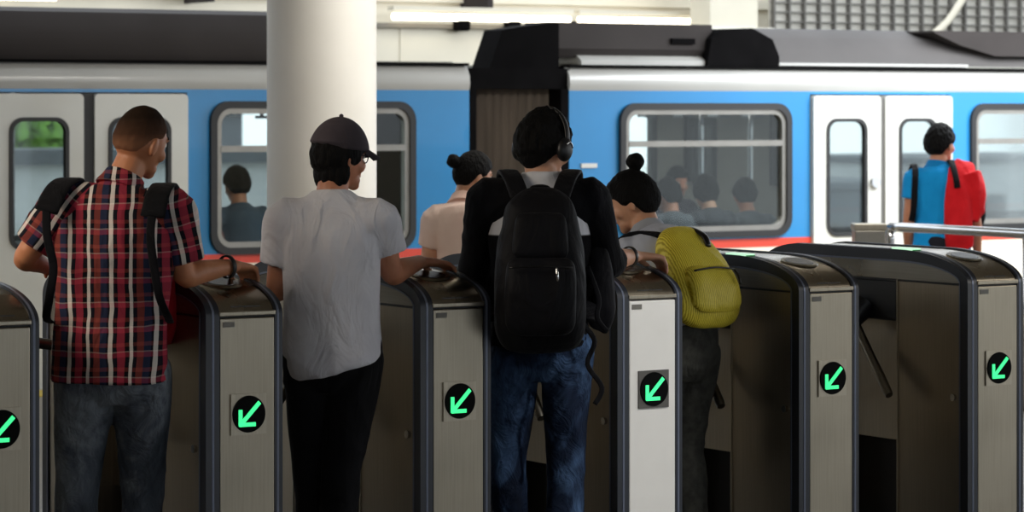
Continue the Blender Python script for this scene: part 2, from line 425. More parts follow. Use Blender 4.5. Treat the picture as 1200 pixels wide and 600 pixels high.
def building(loc, w_, d_, h, mat, label, fl=4, rows=5):
    b = empty('building', loc); tag(b, label, 'building', 'buildings beyond the tracks')
    mkbox('wall', (-w_/2, w_/2, 0, d_, 0, h), mat, b)
    mkbox('roof', (-w_/2-.15, w_/2+.15, -.15, d_+.15, h, h+.2), M['bld2'], b)
    for i in range(rows):
        for j in range(2):
            x = -w_/2+(i+.5)*w_/rows; z = h-1.6-j*2.6
            f = mkbox('window', (x-.5, x+.5, -.06, .02, z-.6, z+.6), M['grey'], b); mkbox('pane', (x-.43, x+.43, -.08, -.05, z-.53, z+.53), M['winm'], f)
building((16.6, 36, -8), 4, 5, 9.6, M['bld2'], 'grey building right of the green tree')
building((13.6, 28, -8), 6, 1.5, 8.95, M['bld'], 'white low block below the green tree')
building((50, 60, -8), 9, 8, 7.3, M['bld2'], 'dark low building behind the far right window')
building((62, 64, -8), 10, 8, 7.9, M['bld'], 'pale block at the far right beyond the train')
building((38, 58, -8), 8, 8, 7.0, M['bld'], 'pale low block seen through the right car doors')
building((26, 60, -8), 8, 8, 8.6, M['bld'], 'pale block seen through the long window of the right car')

# ------------------------------------------------------------------ the train
TY = 8.22
def window_unit(car, x0, x1, z0, z1, r, transom=None, name='window'):
    f = holed(name, (x0-.045, x1+.045, z0-.045, z1+.045, r+.03), [(x0, x1, z0, z1, r)], TY-.03, .09, M['rubber'], car)
    holed('frame', (x0, x1, z0, z1, r), [(x0+.035, x1-.035, z0+.035, z1-.035, max(.01, r-.03))], TY-.015, .05, M['frame_al'], f)
    if transom: mkbox('transom', (x0+.03, x1-.03, TY-.02, TY+.03, transom-.02, transom+.02), M['frame_al'], f)
    holed('pane', (x0+.03, x1-.03, z0+.03, z1-.03, max(.01, r-.03)), [], TY+.01, .008, M['glass'], f)
    return f
def door_leaf(car, x0, x1, wx0, wx1, z1, wz0, wz1, handle=None):
    d = holed('door', (x0, x1, -.02, z1, .03), [(wx0, wx1, wz0, wz1, .09)], TY-.035, .05, M['doorwhite'], car)
    holed('seal', (wx0, wx1, wz0, wz1, .09), [(wx0+.025, wx1-.025, wz0+.025, wz1-.025, .07)], TY-.045, .04, M['rubber'], d)
    holed('pane', (wx0+.02, wx1-.02, wz0+.02, wz1-.02, .07), [], TY-.02, .008, M['glass'], d)
    if handle:
        bm = bmesh.new(); bmesh.ops.create_cone(bm, cap_ends=True, segments=20, radius1=.045, radius2=.04, depth=.03)
        bmesh.ops.rotate(bm, matrix=Matrix.Rotation(pi/2, 3, 'X'), verts=bm.verts); bmesh.ops.translate(bm, vec=(handle, TY-.05, 1.17), verts=bm.verts)
        obj('door_handle', bm, M['chrome'], d, True, 40)
    return d
DT = 1.81
def interior(car, x0, x1, far_windows):
    mkbox('cabin_floor', (x0, x1, TY+.05, TY+2.55, -.06, 0), M['seatm'], car)
    mkbox('cabin_ceiling', (x0, x1, TY+.05, TY+2.55, 1.98, 2.02), M['int_wall'], car)
    holed('far_wall', (x0, x1, -.6, 2.0, 0), far_windows, TY+2.5, .06, M['int_wall'], car)
    for (a, b, c, d, r) in far_windows:
        f = holed('far_window', (a-.03, b+.03, c-.03, d+.03, r), [(a+.02, b-.02, c+.02, d-.02, r)], TY+2.46, .06, M['rubber'], car)
        holed('far_pane', (a, b, c, d, r), [], TY+2.53, .008, M['glass'], f)
def bench(car, x0, x1, side):
    y0, y1, yb0, yb1 = (TY+.12, TY+.55, TY+.08, TY+.14) if side < 0 else (TY+2.0, TY+2.43, TY+2.4, TY+2.46)
    bm = bmesh.new(); box(bm, x0, x1, y0, y1, .38, .44, .02); s_ = obj('seat_bench', bm, M['seatm'], car)
    bm = bmesh.new(); box(bm, x0, x1, yb0, yb1, .44, .78, .02); obj('seat_back', bm, M['seatm'], s_)
    bm = bmesh.new()
    for k in range(3):
        x = x0+.1+k*(x1-x0-.25)/2; box(bm, x, x+.05, (y0+y1)/2-.03, (y0+y1)/2+.03, 0, .38)
    obj('bench_support', bm, M['grey'], s_)
def poles(car, xs):
    for x, y in xs:
        bm = bmesh.new(); tube(bm, [(x, y, 0, .018), (x, y, 1, .018), (x, y, 1.98, .018)], n=10, sub=2); obj('grab_pole', bm, M['chrome'], car, True)
    x0, x1 = min(x for x, _ in xs)-.6, max(x for x, _ in xs)+.6
    for y in (TY+.75, TY+1.8):
        bm = bmesh.new(); tube(bm, [(x0, y, 1.82, .015), (x1, y, 1.82, .015)], n=8, sub=1); obj('grab_rail', bm, M['chrome'], car, True)
        bm = bmesh.new(); x = x0+.2
        while x < x1: box(bm, x-.01, x+.01, y-.01, y+.01, 1.66, 1.82); box(bm, x-.045, x+.045, y-.008, y+.008, 1.64, 1.66); x += .33
        obj('strap_handle', bm, M['seatm'], car)
def shell(car, x0, x1, holes):
    holed('body_side', (x0, x1, .78, 1.83, 0), holes, TY, .06, M['blue'], car)
    holed('red_stripe', (x0, x1, .72, .78, 0), [], TY-.004, .06, M['redstripe'], car)
    return car
def cant(car, x0, x1):
    bm = bmesh.new()
    prof = [(TY-.0, 1.83), (TY-.012, 1.87), (TY-.005, 1.93), (TY+.03, 1.985), (TY+.07, 2.0), (TY+.4, 2.0), (TY+.4, 1.83)]
    prism(bm, prof, x0, x1); obj('cant_rail', bm, M['silver'], car, True, 50)
# ---- left car
LX0, LX1 = -6.0, 6.053
cl = empty('train_car', (0, 0, -.9)); cl.location = (0, 0, 0)
tag(cl, 'blue and grey commuter train car left of the bellows, with cream double doors', 'train car')
dl = (2.62, 3.96)
shell(cl, LX0, LX1, [(4.16, 5.58, .82, 1.71, .1), (-2.2, -.2, .82, 1.71, .1), (dl[0], dl[1], .7799, DT, 0)])
holed('lower_panel', (LX0, LX1, -.6, .72, 0), [(dl[0], dl[1], -.05, .7199, 0)], TY, .06, M['belly'], cl)
door_leaf(cl, 2.63, 3.235, 2.74, 3.135, DT-.01, .84, 1.655)
door_leaf(cl, 3.31, 3.95, 3.40, 3.83, DT-.01, .84, 1.655)
mkbox('door_seal', (3.235, 3.31, TY-.02, TY+.02, -.02, DT-.01), M['rubber'], cl)
window_unit(cl, 4.16, 5.58, .82, 1.71, .1, 1.45)
window_unit(cl, -2.2, -.2, .82, 1.71, .1, 1.45)
cant(cl, LX0, LX1)
bm = bmesh.new(); prism(bm, [(TY+.05, 2.0), (TY+.02, 2.05), (TY+.03, 2.2), (TY+.1, 2.31), (TY+.5, 2.35), (TY+.5, 2.0)], LX0, 5.05); obj('roof_fairing', bm, M['darkgrey'], cl, True, 50)
mkbox('roof_line', (LX0, LX1, TY+.0, TY+.1, 1.995, 2.012), M['soot'], cl)
interior(cl, LX0, LX1-.1, [(3.72, 4.3, .8, 1.7, .05), (4.5, 5.15, .8, 1.7, .05), (5.32, 5.9, .95, 1.7, .03), (-1.5, .6, .9, 1.7, .05)])
mkbox('end_wall', (LX1-.1, LX1, TY+.06, TY+2.5, -.6, 2.0), M['soot'], cl)
bench(cl, 4.05, 5.85, -1); bench(cl, 2.7, 5.7, 1); poles(cl, [(3.3, TY+1.25), (4.3, TY+.8), (5.1, TY+.8)])
# ---- right car
RX0, RX1 = 6.855, 17.5
cr = empty('train_car', (0, 0, 0)); tag(cr, 'blue commuter train car right of the bellows, long window and white double doors', 'train car')
dr = (8.935, 10.26)
shell(cr, RX0, RX1, [(7.31, 8.71, .84, 1.70, .1), (10.49, 11.95, .84, 1.70, .1), (dr[0], dr[1], .7799, DT, 0)])
holed('lower_panel', (RX0, RX1, -.6, .72, 0), [(dr[0], dr[1], -.05, .7199, 0)], TY, .06, M['belly'], cr)
door_leaf(cr, 8.945, 9.565, 9.06, 9.435, DT-.01, .78, 1.635, 9.50)
door_leaf(cr, 9.61, 10.25, 9.735, 10.10, DT-.01, .78, 1.635)
mkbox('door_seal', (9.565, 9.61, TY-.02, TY+.02, -.02, DT-.01), M['grey'], cr)
window_unit(cr, 7.31, 8.71, .84, 1.70, .1, 1.46)
window_unit(cr, 10.49, 11.95, .84, 1.70, .1, 1.46)
cant(cr, RX0, RX1)
interior(cr, RX0+.1, RX1, [(8.1, 8.75, .9, 1.7, .06), (8.85, 9.29, .9, 1.68, .06), (9.64, 9.71, 1.15, 1.6, .02), (9.79, 9.88, 1.15, 1.6, .02), (10.50, 10.58, 1.1, 1.65, .02), (10.98, 11.52, .7, 1.75, .06), (11.74, 12.36, .7, 1.75, .06), (12.55, 14.6, .8, 1.75, .05)])
mkbox('end_wall', (RX0, RX0+.1, TY+.06, TY+2.5, -.6, 2.0), M['soot'], cr)
bench(cr, 7.1, 8.85, -1); bench(cr, 8.0, 9.9, 1); poles(cr, [(7.8, TY+1.25), (8.55, TY+.8), (9.3, TY+1.2), (10.3, TY+.8)])
bm = bmesh.new(); prism(bm, [(TY+.03, 2.0), (TY+.03, 2.04), (TY+.1, 2.08), (TY+.3, 2.12), (TY+.5, 2.12), (TY+.5, 2.0)], RX0+.12, 8.06); obj('equipment_lip', bm, M['silver'], cr)
bm = bmesh.new(); prism(bm, [(TY+.1, 2.06), (TY+.06, 2.12), (TY+.08, 2.3), (TY+.14, 2.30), (TY+.4, 2.30), (TY+.4, 2.06)], 6.75, 8.12); obj('equipment_box', bm, M['darkgrey'], cr, True, 40)
mkbox('vent_plate', (7.75, 7.95, TY+.045, TY+.09, 2.16, 2.2), M['soot'], cr)
bm = bmesh.new(); prism(bm, [(8.02, 2.01), (8.06, 2.2), (8.14, 2.27), (8.42, 2.28), (8.6, 2.2), (8.66, 2.08), (8.66, 2.01)], TY+.0, TY+.6, 'y'); obj('cooling_unit', bm, M['soot'], cr)
bm = bmesh.new(); prism(bm, [(TY+.05, 2.0), (TY+.07, 2.1), (TY+.16, 2.22), (TY+.34, 2.29), (TY+.6, 2.29), (TY+.6, 2.0)], 8.66, RX1); obj('roof', bm, M['midgrey'], cr, True, 60)
mkbox('roof_line', (RX0, RX1, TY-.005, TY+.1, 1.992, 2.008), M['soot'], cr)
mkbox('roof_lip', (8.66, 10.45, TY+.02, TY+.1, 2.015, 2.035), M['silver'], cr)
bm = bmesh.new(); prism(bm, [(10.1, 2.27), (10.35, 2.18), (10.7, 2.1), (15, 2.1), (15, 2.285), (10.1, 2.285)], TY+.0, TY+.4, 'y'); obj('roof_pod', bm, M['darkgrey'], cr)
mkbox('number_plate', (6.95, 7.08, TY-.01, TY+.0, 1.30, 1.33), M['doorwhite'], cr)
# ---- bellows
gb = empty('gangway_bellows', (6.45, TY+.14, -.6)); tag(gb, 'brown folded rubber bellows joining the two train cars', 'bellows')
bm = bmesh.new(); n = 11
prof = []
for k in range(n*2+1):
    x = -.36+.72*k/(2*n); prof.append((x, .0 if k % 2 else .07))
prof += [(.36, 2.2), (-.36, 2.2)]
a = [bm.verts.new((p[0], p[1], 0)) for p in prof]; b = [bm.verts.new((p[0], p[1], 2.47)) for p in prof]
for i in range(len(prof)): bm.faces.new((a[i], a[(i+1) % len(prof)], b[(i+1) % len(prof)], b[i]))
bm.faces.new(a[::-1]); bm.faces.new(b)
obj('bellows_folds', bm, M['bellows'], gb)
mkbox('top_cover', (-.39, .42, -.12, .35, 2.44, 2.58), M['soot'], gb)
bm = bmesh.new(); prism(bm, [(-.20, 2.58), (-.10, 2.84), (.1, 2.87), (.36, 2.90), (.36, 2.58)], -.08, .15, 'y'); obj('roof_fairing', bm, M['soot'], gb)
bm = bmesh.new(); box(bm, -.39, -.34, -.14, .1, 0, 2.44); box(bm, .34, .40, -.14, .1, 0, 2.44); obj('end_frame', bm, M['soot'], gb)

# ------------------------------------------------------------------ fare gates
GW, GL, ZT, ZC = .285, 1.34, 1.15, 1.03
def outline(inset=0, n=14):
    """front bottom -> over the top -> back bottom, as (y,z)"""
    p = [(inset, 0), (inset, ZC)]
    for k in range(1, n+1):
        t = pi/2*k/n; p.append((.42-(.42-inset)*cos(t), ZC+(ZT-ZC-inset)*sin(t)))
    for k in range(1, n+1):
        t = pi/2*k/n; p.append((GL-.30+(.30-inset)*sin(t), ZC+(ZT-ZC-inset)*cos(t)))
    p += [(GL-inset, 0)]
    return p
def strip(bm, x0, x1, o0, o1):
    """band between outlines, x0..x1"""
    a, b = outline(o0), outline(o1)
    q = [[bm.verts.new((x, p[0], p[1])) for p in pr] for x, pr in ((x0, a), (x1, a), (x1, b), (x0, b))]
    for i in range(len(a)-1):
        for j in range(4):
            bm.faces.new((q[j][i], q[j][i+1], q[(j+1) % 4][i+1], q[(j+1) % 4][i]))
    bm.faces.new([q[j][0] for j in range(4)]); bm.faces.new([q[j][-1] for j in range(4)][::-1])
def make_gate():
    g = empty('fare_gate', (0, 0, 0))
    for x0, x1, lx in ((0, .05, .026), (GW-.03, GW, GW-.018)):
        bm = bmesh.new(); strip(bm, x0, x1, 0, .045)
        bmesh.ops.bevel(bm, geom=[e for e in bm.edges if len(e.link_faces) == 2 and e.calc_face_angle(0) > 1.2], offset=.009, segments=3, affect='EDGES', profile=.6)
        r = obj('edge_trim', bm, M['rim'], g, True, 35)
        bm = bmesh.new(); strip(bm, lx-.004, lx+.004, -.0015, .01); obj('trim_line', bm, M['rimline'], r)
        if x0 == 0:
            bm = bmesh.new(); strip(bm, -.002, .004, .043, .05); obj('trim_line', bm, M['rimline'], r)
    # end cabinets and middle section
    for y0, y1, nm in ((.04, .43, 'side_panel'), (.93, GL-.04, 'side_panel')):
        mkbox(nm, (.006, GW-.006, y0, y1, .02, ZC-.003), M['steel_side'], g, .004)
    mkbox('recess_panel', (.10, GW-.02, .42, .94, .37, ZC-.003), M['steel_side'], g)
    mkbox('gap_shade_block', (.19, GW-.02, .42, .94, .0, .37), plain('gap_shade_brown', '2a2521', .6), g)  # dark block fills the open gap, standing in for its shade
    mkbox('mechanism_housing', (.012, .16, .44, .92, .86, ZC-.004), M['black'], g, .01)
    bm = bmesh.new(); box(bm, .001, .007, .425, .432, .02, ZC); box(bm, .001, .007, .93, .937, .02, ZC); obj('panel_edge', bm, M['steel'], g)
    # cover
    bm = bmesh.new(); a = outline(.044); a = [p for p in a if p[1] >= ZC-.0001]
    prism(bm, a, .004, GW-.004); obj('cover_side', bm, M['steel_dark'], g, True, 30)
    bm = bmesh.new(); a = [p for p in outline(.006) if p[1] >= ZC]; b = [p for p in outline(.05) if p[1] >= ZC]
    x0, x1 = .048, GW-.028
    q = [[bm.verts.new((x, p[0], p[1])) for p in pr] for x, pr in ((x0, a), (x1, a), (x1, b), (x0, b))]
    for i in range(len(a)-1):
        for j in range(4): bm.faces.new((q[j][i], q[j][i+1], q[(j+1) % 4][i+1], q[(j+1) % 4][i]))
    bm.faces.new([q[j][0] for j in range(4)]); bm.faces.new([q[j][-1] for j in range(4)][::-1])
    top = obj('top_cover', bm, M['steel_top'], g, True, 40)
    # ring and reader pad on the sloping top
    t = 1.0; yc = .42-.414*cos(t); zc = ZC+.114*sin(t); ty, tz = .414*sin(t), .114*cos(t); ang = math.atan2(tz, ty)
    rot = Matrix.Rotation(ang, 3, 'X')
    bm = bmesh.new(); bmesh.ops.create_cone(bm, cap_ends=True, segments=36, radius1=.075, radius2=.07, depth=.006)
    bmesh.ops.rotate(bm, matrix=rot, verts=bm.verts); bmesh.ops.translate(bm, vec=((x0+x1)/2, yc, zc+.001), verts=bm.verts)
    rr = obj('card_reader', bm, M['reader_ring'], g, True, 40)
    bm = bmesh.new(); bmesh.ops.create_cone(bm, cap_ends=True, segments=36, radius1=.058, radius2=.055, depth=.009)
    bmesh.ops.rotate(bm, matrix=rot, verts=bm.verts); bmesh.ops.translate(bm, vec=((x0+x1)/2, yc, zc+.001), verts=bm.verts)
    obj('reader_pad', bm, M['reader'], rr, True, 40)
    mkbox('ticket_slot', ((x0+x1)/2-.055, (x0+x1)/2+.055, .016, .03, ZC+.018, ZC+.028), M['reader'], g)
    mkbox('front_lip', (x0, x1, -.004, .05, ZC-.004, ZC+.012), M['steel'], g, .003)
    mkbox('cover_seam', (.002, GW-.002, -.0005+.004, GL-.002, ZC-.008, ZC-.002), M['black'], g)
    # front and back plates
    fp = mkbox('front_plate', (.052, GW-.031, .0, .05, .01, ZC-.010), M['steel'], g, .004)
    mkbox('back_plate', (.052, GW-.031, GL-.05, GL-.002, .01, ZC-.010), M['steel'], g, .004)
    mkbox('gate_number_label', (.062, .105, -.002, .001, ZC-.04, ZC-.022), M['label'], fp)
    # arrow sign
    cx, cz = .155, .70
    sp = mkbox('sign_plate', (cx-.066, cx+.066, -.006, .002, cz-.068, cz+.068), M['steel_plate'], g)
    bm = bmesh.new(); bmesh.ops.create_cone(bm, cap_ends=True, segments=40, radius1=.062, radius2=.060, depth=.006)
    bmesh.ops.rotate(bm, matrix=Matrix.Rotation(pi/2, 3, 'X'), verts=bm.verts); bmesh.ops.translate(bm, vec=(cx, -.008, cz), verts=bm.verts)
    obj('sign_disc', bm, M['lamp_off'], sp, True, 40)
    bm = bmesh.new()
    def bar(p, q, w_):
        p, q = V((p[0], 0, p[1])), V((q[0], 0, q[1])); d = (q-p).normalized(); nn = V((-d.z, 0, d.x))*w_
        a_ = [bm.verts.new(v+V((cx, y, cz))) for y in (-.0115, -.0145) for v in (p-nn, q-nn, q+nn, p+nn)]
        for f in ((0, 1, 2, 3), (7, 6, 5, 4), (0, 4, 5, 1), (1, 5, 6, 2), (2, 6, 7, 3), (3, 7, 4, 0)): bm.faces.new([a_[i] for i in f])
    bar((.037, .038), (-.032, -.032), .0068); bar((-.034, -.038), (-.034, .016), .0066); bar((-.038, -.034), (.022, -.034), .0066)
    obj('arrow', bm, M['green'], sp)
    # lock and indicator
    bm = bmesh.new(); bmesh.ops.create_cone(bm, cap_ends=True, segments=16, radius1=.014, radius2=.012, depth=.014)
    bmesh.ops.rotate(bm, matrix=Matrix.Rotation(pi/2, 3, 'Y'), verts=bm.verts); bmesh.ops.translate(bm, vec=(0, .085, .585), verts=bm.verts)
    obj('lock', bm, M['chrome'], g, True, 40)
    il = mkbox('indicator_light', (.004, .047, .33, .47, ZT-.035, ZT+.001), M['green_dim'], g, .003)
    mkbox('lit_lens', (.003, .046, .335, .465, ZT-.004, ZT+.006), M['pale'], il, .002)
    # tripod turnstile
    hub = V((-.005, .66, .90))
    ax = V((-1, 0, -1)).normalized()
    bm = bmesh.new(); bmesh.ops.create_cone(bm, cap_ends=True, segments=28, radius1=.06, radius2=.045, depth=.09)
    qr = V((0, 0, 1)).rotation_difference(ax).to_matrix()
    bmesh.ops.rotate(bm, matrix=qr, verts=bm.verts); bmesh.ops.translate(bm, vec=hub+ax*.02, verts=bm.verts)
    hb = obj('tripod_hub', bm, M['black'], g, True, 40)
    u = V((-1, 0, 1)).normalized(); v_ = ax.cross(u)
    for k, ln in ((0, .42), (1, .41), (2, .41)):
        a0 = 2*pi*k/3
        d = (ax*.577+(u*cos(a0)+v_*sin(a0))*.816).normalized()
        bm = bmesh.new(); p0 = hub+ax*.05; p1 = p0+d*ln
        tube(bm, [tuple(p0)+(.019,), tuple((p0+p1)/2)+(.019,), tuple(p1-d*.012)+(.019,), tuple(p1)+(.012,)], n=12, sub=2)
        am = obj('tripod_arm', bm, M['steel_dark'], hb, True, 40)
    return g
gate = make_gate()
names = ['tan-lit steel fare gate at the left edge of the frame, beside the plaid shirt man',
         'steel fare gate under the hand of the plaid shirt man',
         'steel fare gate between the white T-shirt person and the black backpack person',
         'fare gate with bright light painted on its front plate, under the braceleted hand',
         'steel fare gate with empty top, right of the yellow backpack',
         'rightmost steel fare gate below the tubular handrail']
GX = [-.875, 0, .82, 1.64, 2.46, 3.285]
gates = []
for i, x in enumerate(GX):
    g = gate if i == 0 else copy_tree(gate)
    g.location = (x, 0, 0); tag(g, names[i], 'fare gate', 'row of fare gates'); gates.append(g)
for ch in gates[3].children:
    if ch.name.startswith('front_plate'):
        ch.data = ch.data.copy(); ch.data.materials[0] = plain('glare_white_plate', 'fbf9f4', .4, 0, .02); ch['label'] = 'front plate with bright light painted in'  # near-white colour stands in for strong light on this plate
    if ch.name.startswith('sign_plate'):
        ch.data = ch.data.copy(); ch.data.materials[0] = M['grey']; ch['label'] = 'dull grey sign plate'

# handrail and steel box of a distant validator behind the gates
hr = empty('handrail', (7.079, 5.068, 0)); tag(hr, 'bent steel tube handrail behind the rightmost fare gate', 'handrail')
bm = bmesh.new(); tube(bm, [(0, 0, .0, .028), (0, 0, .5, .028), (0, 0, .93, .028), (.0, -.03, .985, .028), (0, -.12, 1.0, .028), (0, -1.5, 1.0, .028), (0, -2.5, 1.0, .028)], side=(1, 0, 0), n=14, sub=4)
obj('top_rail', bm, M['chrome'], hr, True)
for y in (-1.2, -2.5):
    bm = bmesh.new(); tube(bm, [(0, y, 0, .022), (0, y, .5, .022), (0, y, 1.0, .022)], n=12, sub=1); obj('post', bm, M['chrome'], hr, True)
bm = bmesh.new(); tube(bm, [(0, 0, .5, .015), (0, -2.5, .5, .015)], n=10, sub=1); obj('mid_rail', bm, M['chrome'], hr, True)
tb = empty('validator_box', (6.716, 4.823, 0), -YAW); tag(tb, 'square stainless steel box of a distant validator at the left end of the handrail', 'validator')
mkbox('body', (-.09, .09, -.09, .09, 0, 1.0), M['steel_dark'], tb, .006)
mkbox('lid', (-.095, .095, -.095, .095, 1.0, 1.035), M['steel'], tb, .004)
mkbox('door', (-.07, .07, -.096, -.088, .1, .8), M['steel_side'], tb, .002)

# ------------------------------------------------------------------ people
SK = [skin('warm_brown_skin', 'bd7d58'), skin('tan_skin', 'bd7f60'), skin('light_tan_skin', 'd09c7e')]
EYEW = plain('eye_white', 'd8d2ca', .25); IRIS = plain('dark_iris', '1a0f0a', .2); LIP = plain('lips', '7c4438', .6)
HB = hairmat('black_hair', '080707', .75)
def fade_hair():
    m = NT('short_cropped_hair'); tc = m.n('ShaderNodeTexCoord'); sx = m.n('ShaderNodeSeparateXYZ'); m.l(tc.outputs['Object'], sx.inputs[0])
    mr = m.n('ShaderNodeMapRange'); mr.inputs[1].default_value = 1.56; mr.inputs[2].default_value = 1.70; m.l(sx.outputs[2], mr.inputs[0])
    m.l(m.ramp(mr.outputs[0], [(.1, lin('94664c')), (.5, lin('4a3224')), (.9, lin('261a11'))]), m.b.inputs['Base Color']); m.set(Roughness=.85, Specular_IOR_Level=.1)
    m.bump(m.noise(300, 2), .5, .003); return m.m
HBR = fade_hair()
def ss(a, b, x): t = max(0, min(1, (x-a)/(b-a))); return t*t*(3-2*t)
def skull(d, off=0):
    x, y, z = d
    px_, py, pz = x*(.076+off), y*(.096+off), z*(.117+off)
    if z < 0:
        k = -z
        px_ *= 1-.30*k**1.5
        if y < 0: py *= 1-.42*ss(.15, .9, k)
        else: py *= 1-.10*k
        py += .012*k
    if y > 0: px_ *= 1-.06*y
    if y < -.2: py *= 1.03
    return V((px_, py, pz))
def head_mx(H, rot, s=1.0):
    yaw, pitch, roll = [R(a) for a in rot]
    return Matrix.Translation(H) @ Matrix.Rotation(yaw, 4, 'Z') @ Matrix.Rotation(pitch, 4, 'X') @ Matrix.Rotation(roll, 4, 'Y') @ Matrix.Scale(s, 4)
def add_head(bm, MX, ears=True):
    h = bmesh.new(); g = bmesh.ops.create_uvsphere(h, u_segments=32, v_segments=22, radius=1)['verts']
    for v in g: v.co = skull(tuple(v.co.normalized()))
    tube(h, [(0, .085, .022, .007), (0, .096, .002, .009), (0, .106, -.018, .012), (0, .104, -.029, .014), (0, .09, -.034, .01)], n=10, side=(1, 0, 0))
    for s_ in (-1, 1):
        blob(h, (s_*.011, .094, -.029), (.008, .009, .007), u=8, v=6)
        blob(h, (s_*.03, .08, .026), (.022, .012, .008), u=10, v=6)
        if ears:
            blob(h, (s_*.079, -.006, -.012), (.008, .019, .032), Matrix.Rotation(R(-12), 3, 'X') @ Matrix.Rotation(s_*R(22), 3, 'Z'), u=12, v=8)
        blob(h, (s_*.04, .058, -.03), (.026, .026, .025), u=10, v=8)
    blob(h, (0, .078, -.050), (.030, .014, .022), u=12, v=8)
    blob(h, (0, .086, -.058), (.022, .009, .006), u=12, v=6); blob(h, (0, .084, -.068), (.018, .009, .007), u=12, v=6)
    blob(h, (0, .048, -.078), (.046, .040, .030), u=16, v=10)
    blob(h, (0, .070, -.096), (.026, .020, .019), u=12, v=8)
    bmesh.ops.transform(h, matrix=MX, verts=h.verts)
    me = bpy.data.meshes.new('h'); h.to_mesh(me); h.free(); bm.from_mesh(me); bpy.data.meshes.remove(me)
def add_hand(bm, W, d, n, right, curl=(.35, .5, .4), thick=1.0, spread=.1, thumb=.6):
    d = V(d).normalized(); n = V(n); n = (n-d*n.dot(d)).normalized(); s_ = d.cross(n); W = V(W)
    ts = -s_ if right else s_
    P = lambda a, b, c: W+d*a+ts*b+n*c
    tube(bm, [tuple(P(-.03, 0, 0))+(.024, .019), tuple(P(0, 0, 0))+(.027, .018), tuple(P(.04, .002, .002))+(.039, .016), tuple(P(.085, 0, .002))+(.041, .0125), tuple(P(.095, 0, 0))+(.038, .009)], side=ts, n=16, sub=3)
    for off, ln, base in ((.031, .072, .088), (.0105, .081, .094), (-.0105, .075, .091), (-.030, .058, .083)):
        p = P(base-.012, off, .001); a = 0; pts = [tuple(p)+(.0098,)]
        dirn = (d+ts*off*spread*8).normalized(); ca = 0
        for seg, cu in zip((.45, .30, .25), curl):
            ca += cu; dd = (dirn*cos(ca)-n*sin(ca))
            for q in (.5, 1): pts.append(tuple(p+dd*ln*seg*q)+(.0092-.0018*(len(pts)/7),))
            p = p+dd*ln*seg
        pts.append(tuple(p+dd*.005)+(.004,))
        tube(bm, pts, side=ts, n=10, sub=1)
    p = P(.018, .024, -.004); dd = (d*.75+ts*thumb-n*.25).normalized(); p2 = p+dd*.042; d3 = (d*.95+ts*.15-n*.35).normalized(); p3 = p2+d3*.032; p4 = p3+(d3-n*.3).normalized()*.026
    tube(bm, [tuple(P(.0, .012, -.003))+(.014,), tuple(p)+(.0145,), tuple(p2)+(.011,), tuple(p3)+(.0098,), tuple(p4)+(.006,)], side=n, n=10, sub=2)

def hair_shell(parent, MX, mat, thick=.016, front=.45, side=.10, back=-.5, tuft=.003, name='hair', extra=None, s_=.0, vox=.0045, sidey=.0):
    h = bmesh.new(); g = bmesh.ops.create_uvsphere(h, u_segments=56, v_segments=40, radius=1)['verts']
    for v in g:
        d = v.co.normalized(); x, y, z = d
        line = side+(front-side)*ss(.15+sidey, .85, y) if y >= 0 else side+(back-side)*ss(0, .75, -y)
        k = ss(-.08, .10, z-line)
        base = skull((x, y, z)); nn = V((x/.076, y/.096, z/.117)).normalized()
        nz = noise.noise(V((x*9, y*9, z*3)))+.6*noise.noise(V((x*22, y*22, z*8)))
        v.co = base+nn*(-.014+k*(thick+.014+tuft*nz*2.2))
    if extra: extra(h)
    bmesh.ops.transform(h, matrix=MX, verts=h.verts)
    return fuse(name, h, mat, parent, vox, 1, fine=.0015)

def limbpts(*a): return [tuple(p)+((r, r) if not hasattr(r, '__len__') else tuple(r)) for p, r in a]
def lerp(a, b, t): return tuple(V(a)+(V(b)-V(a))*t)

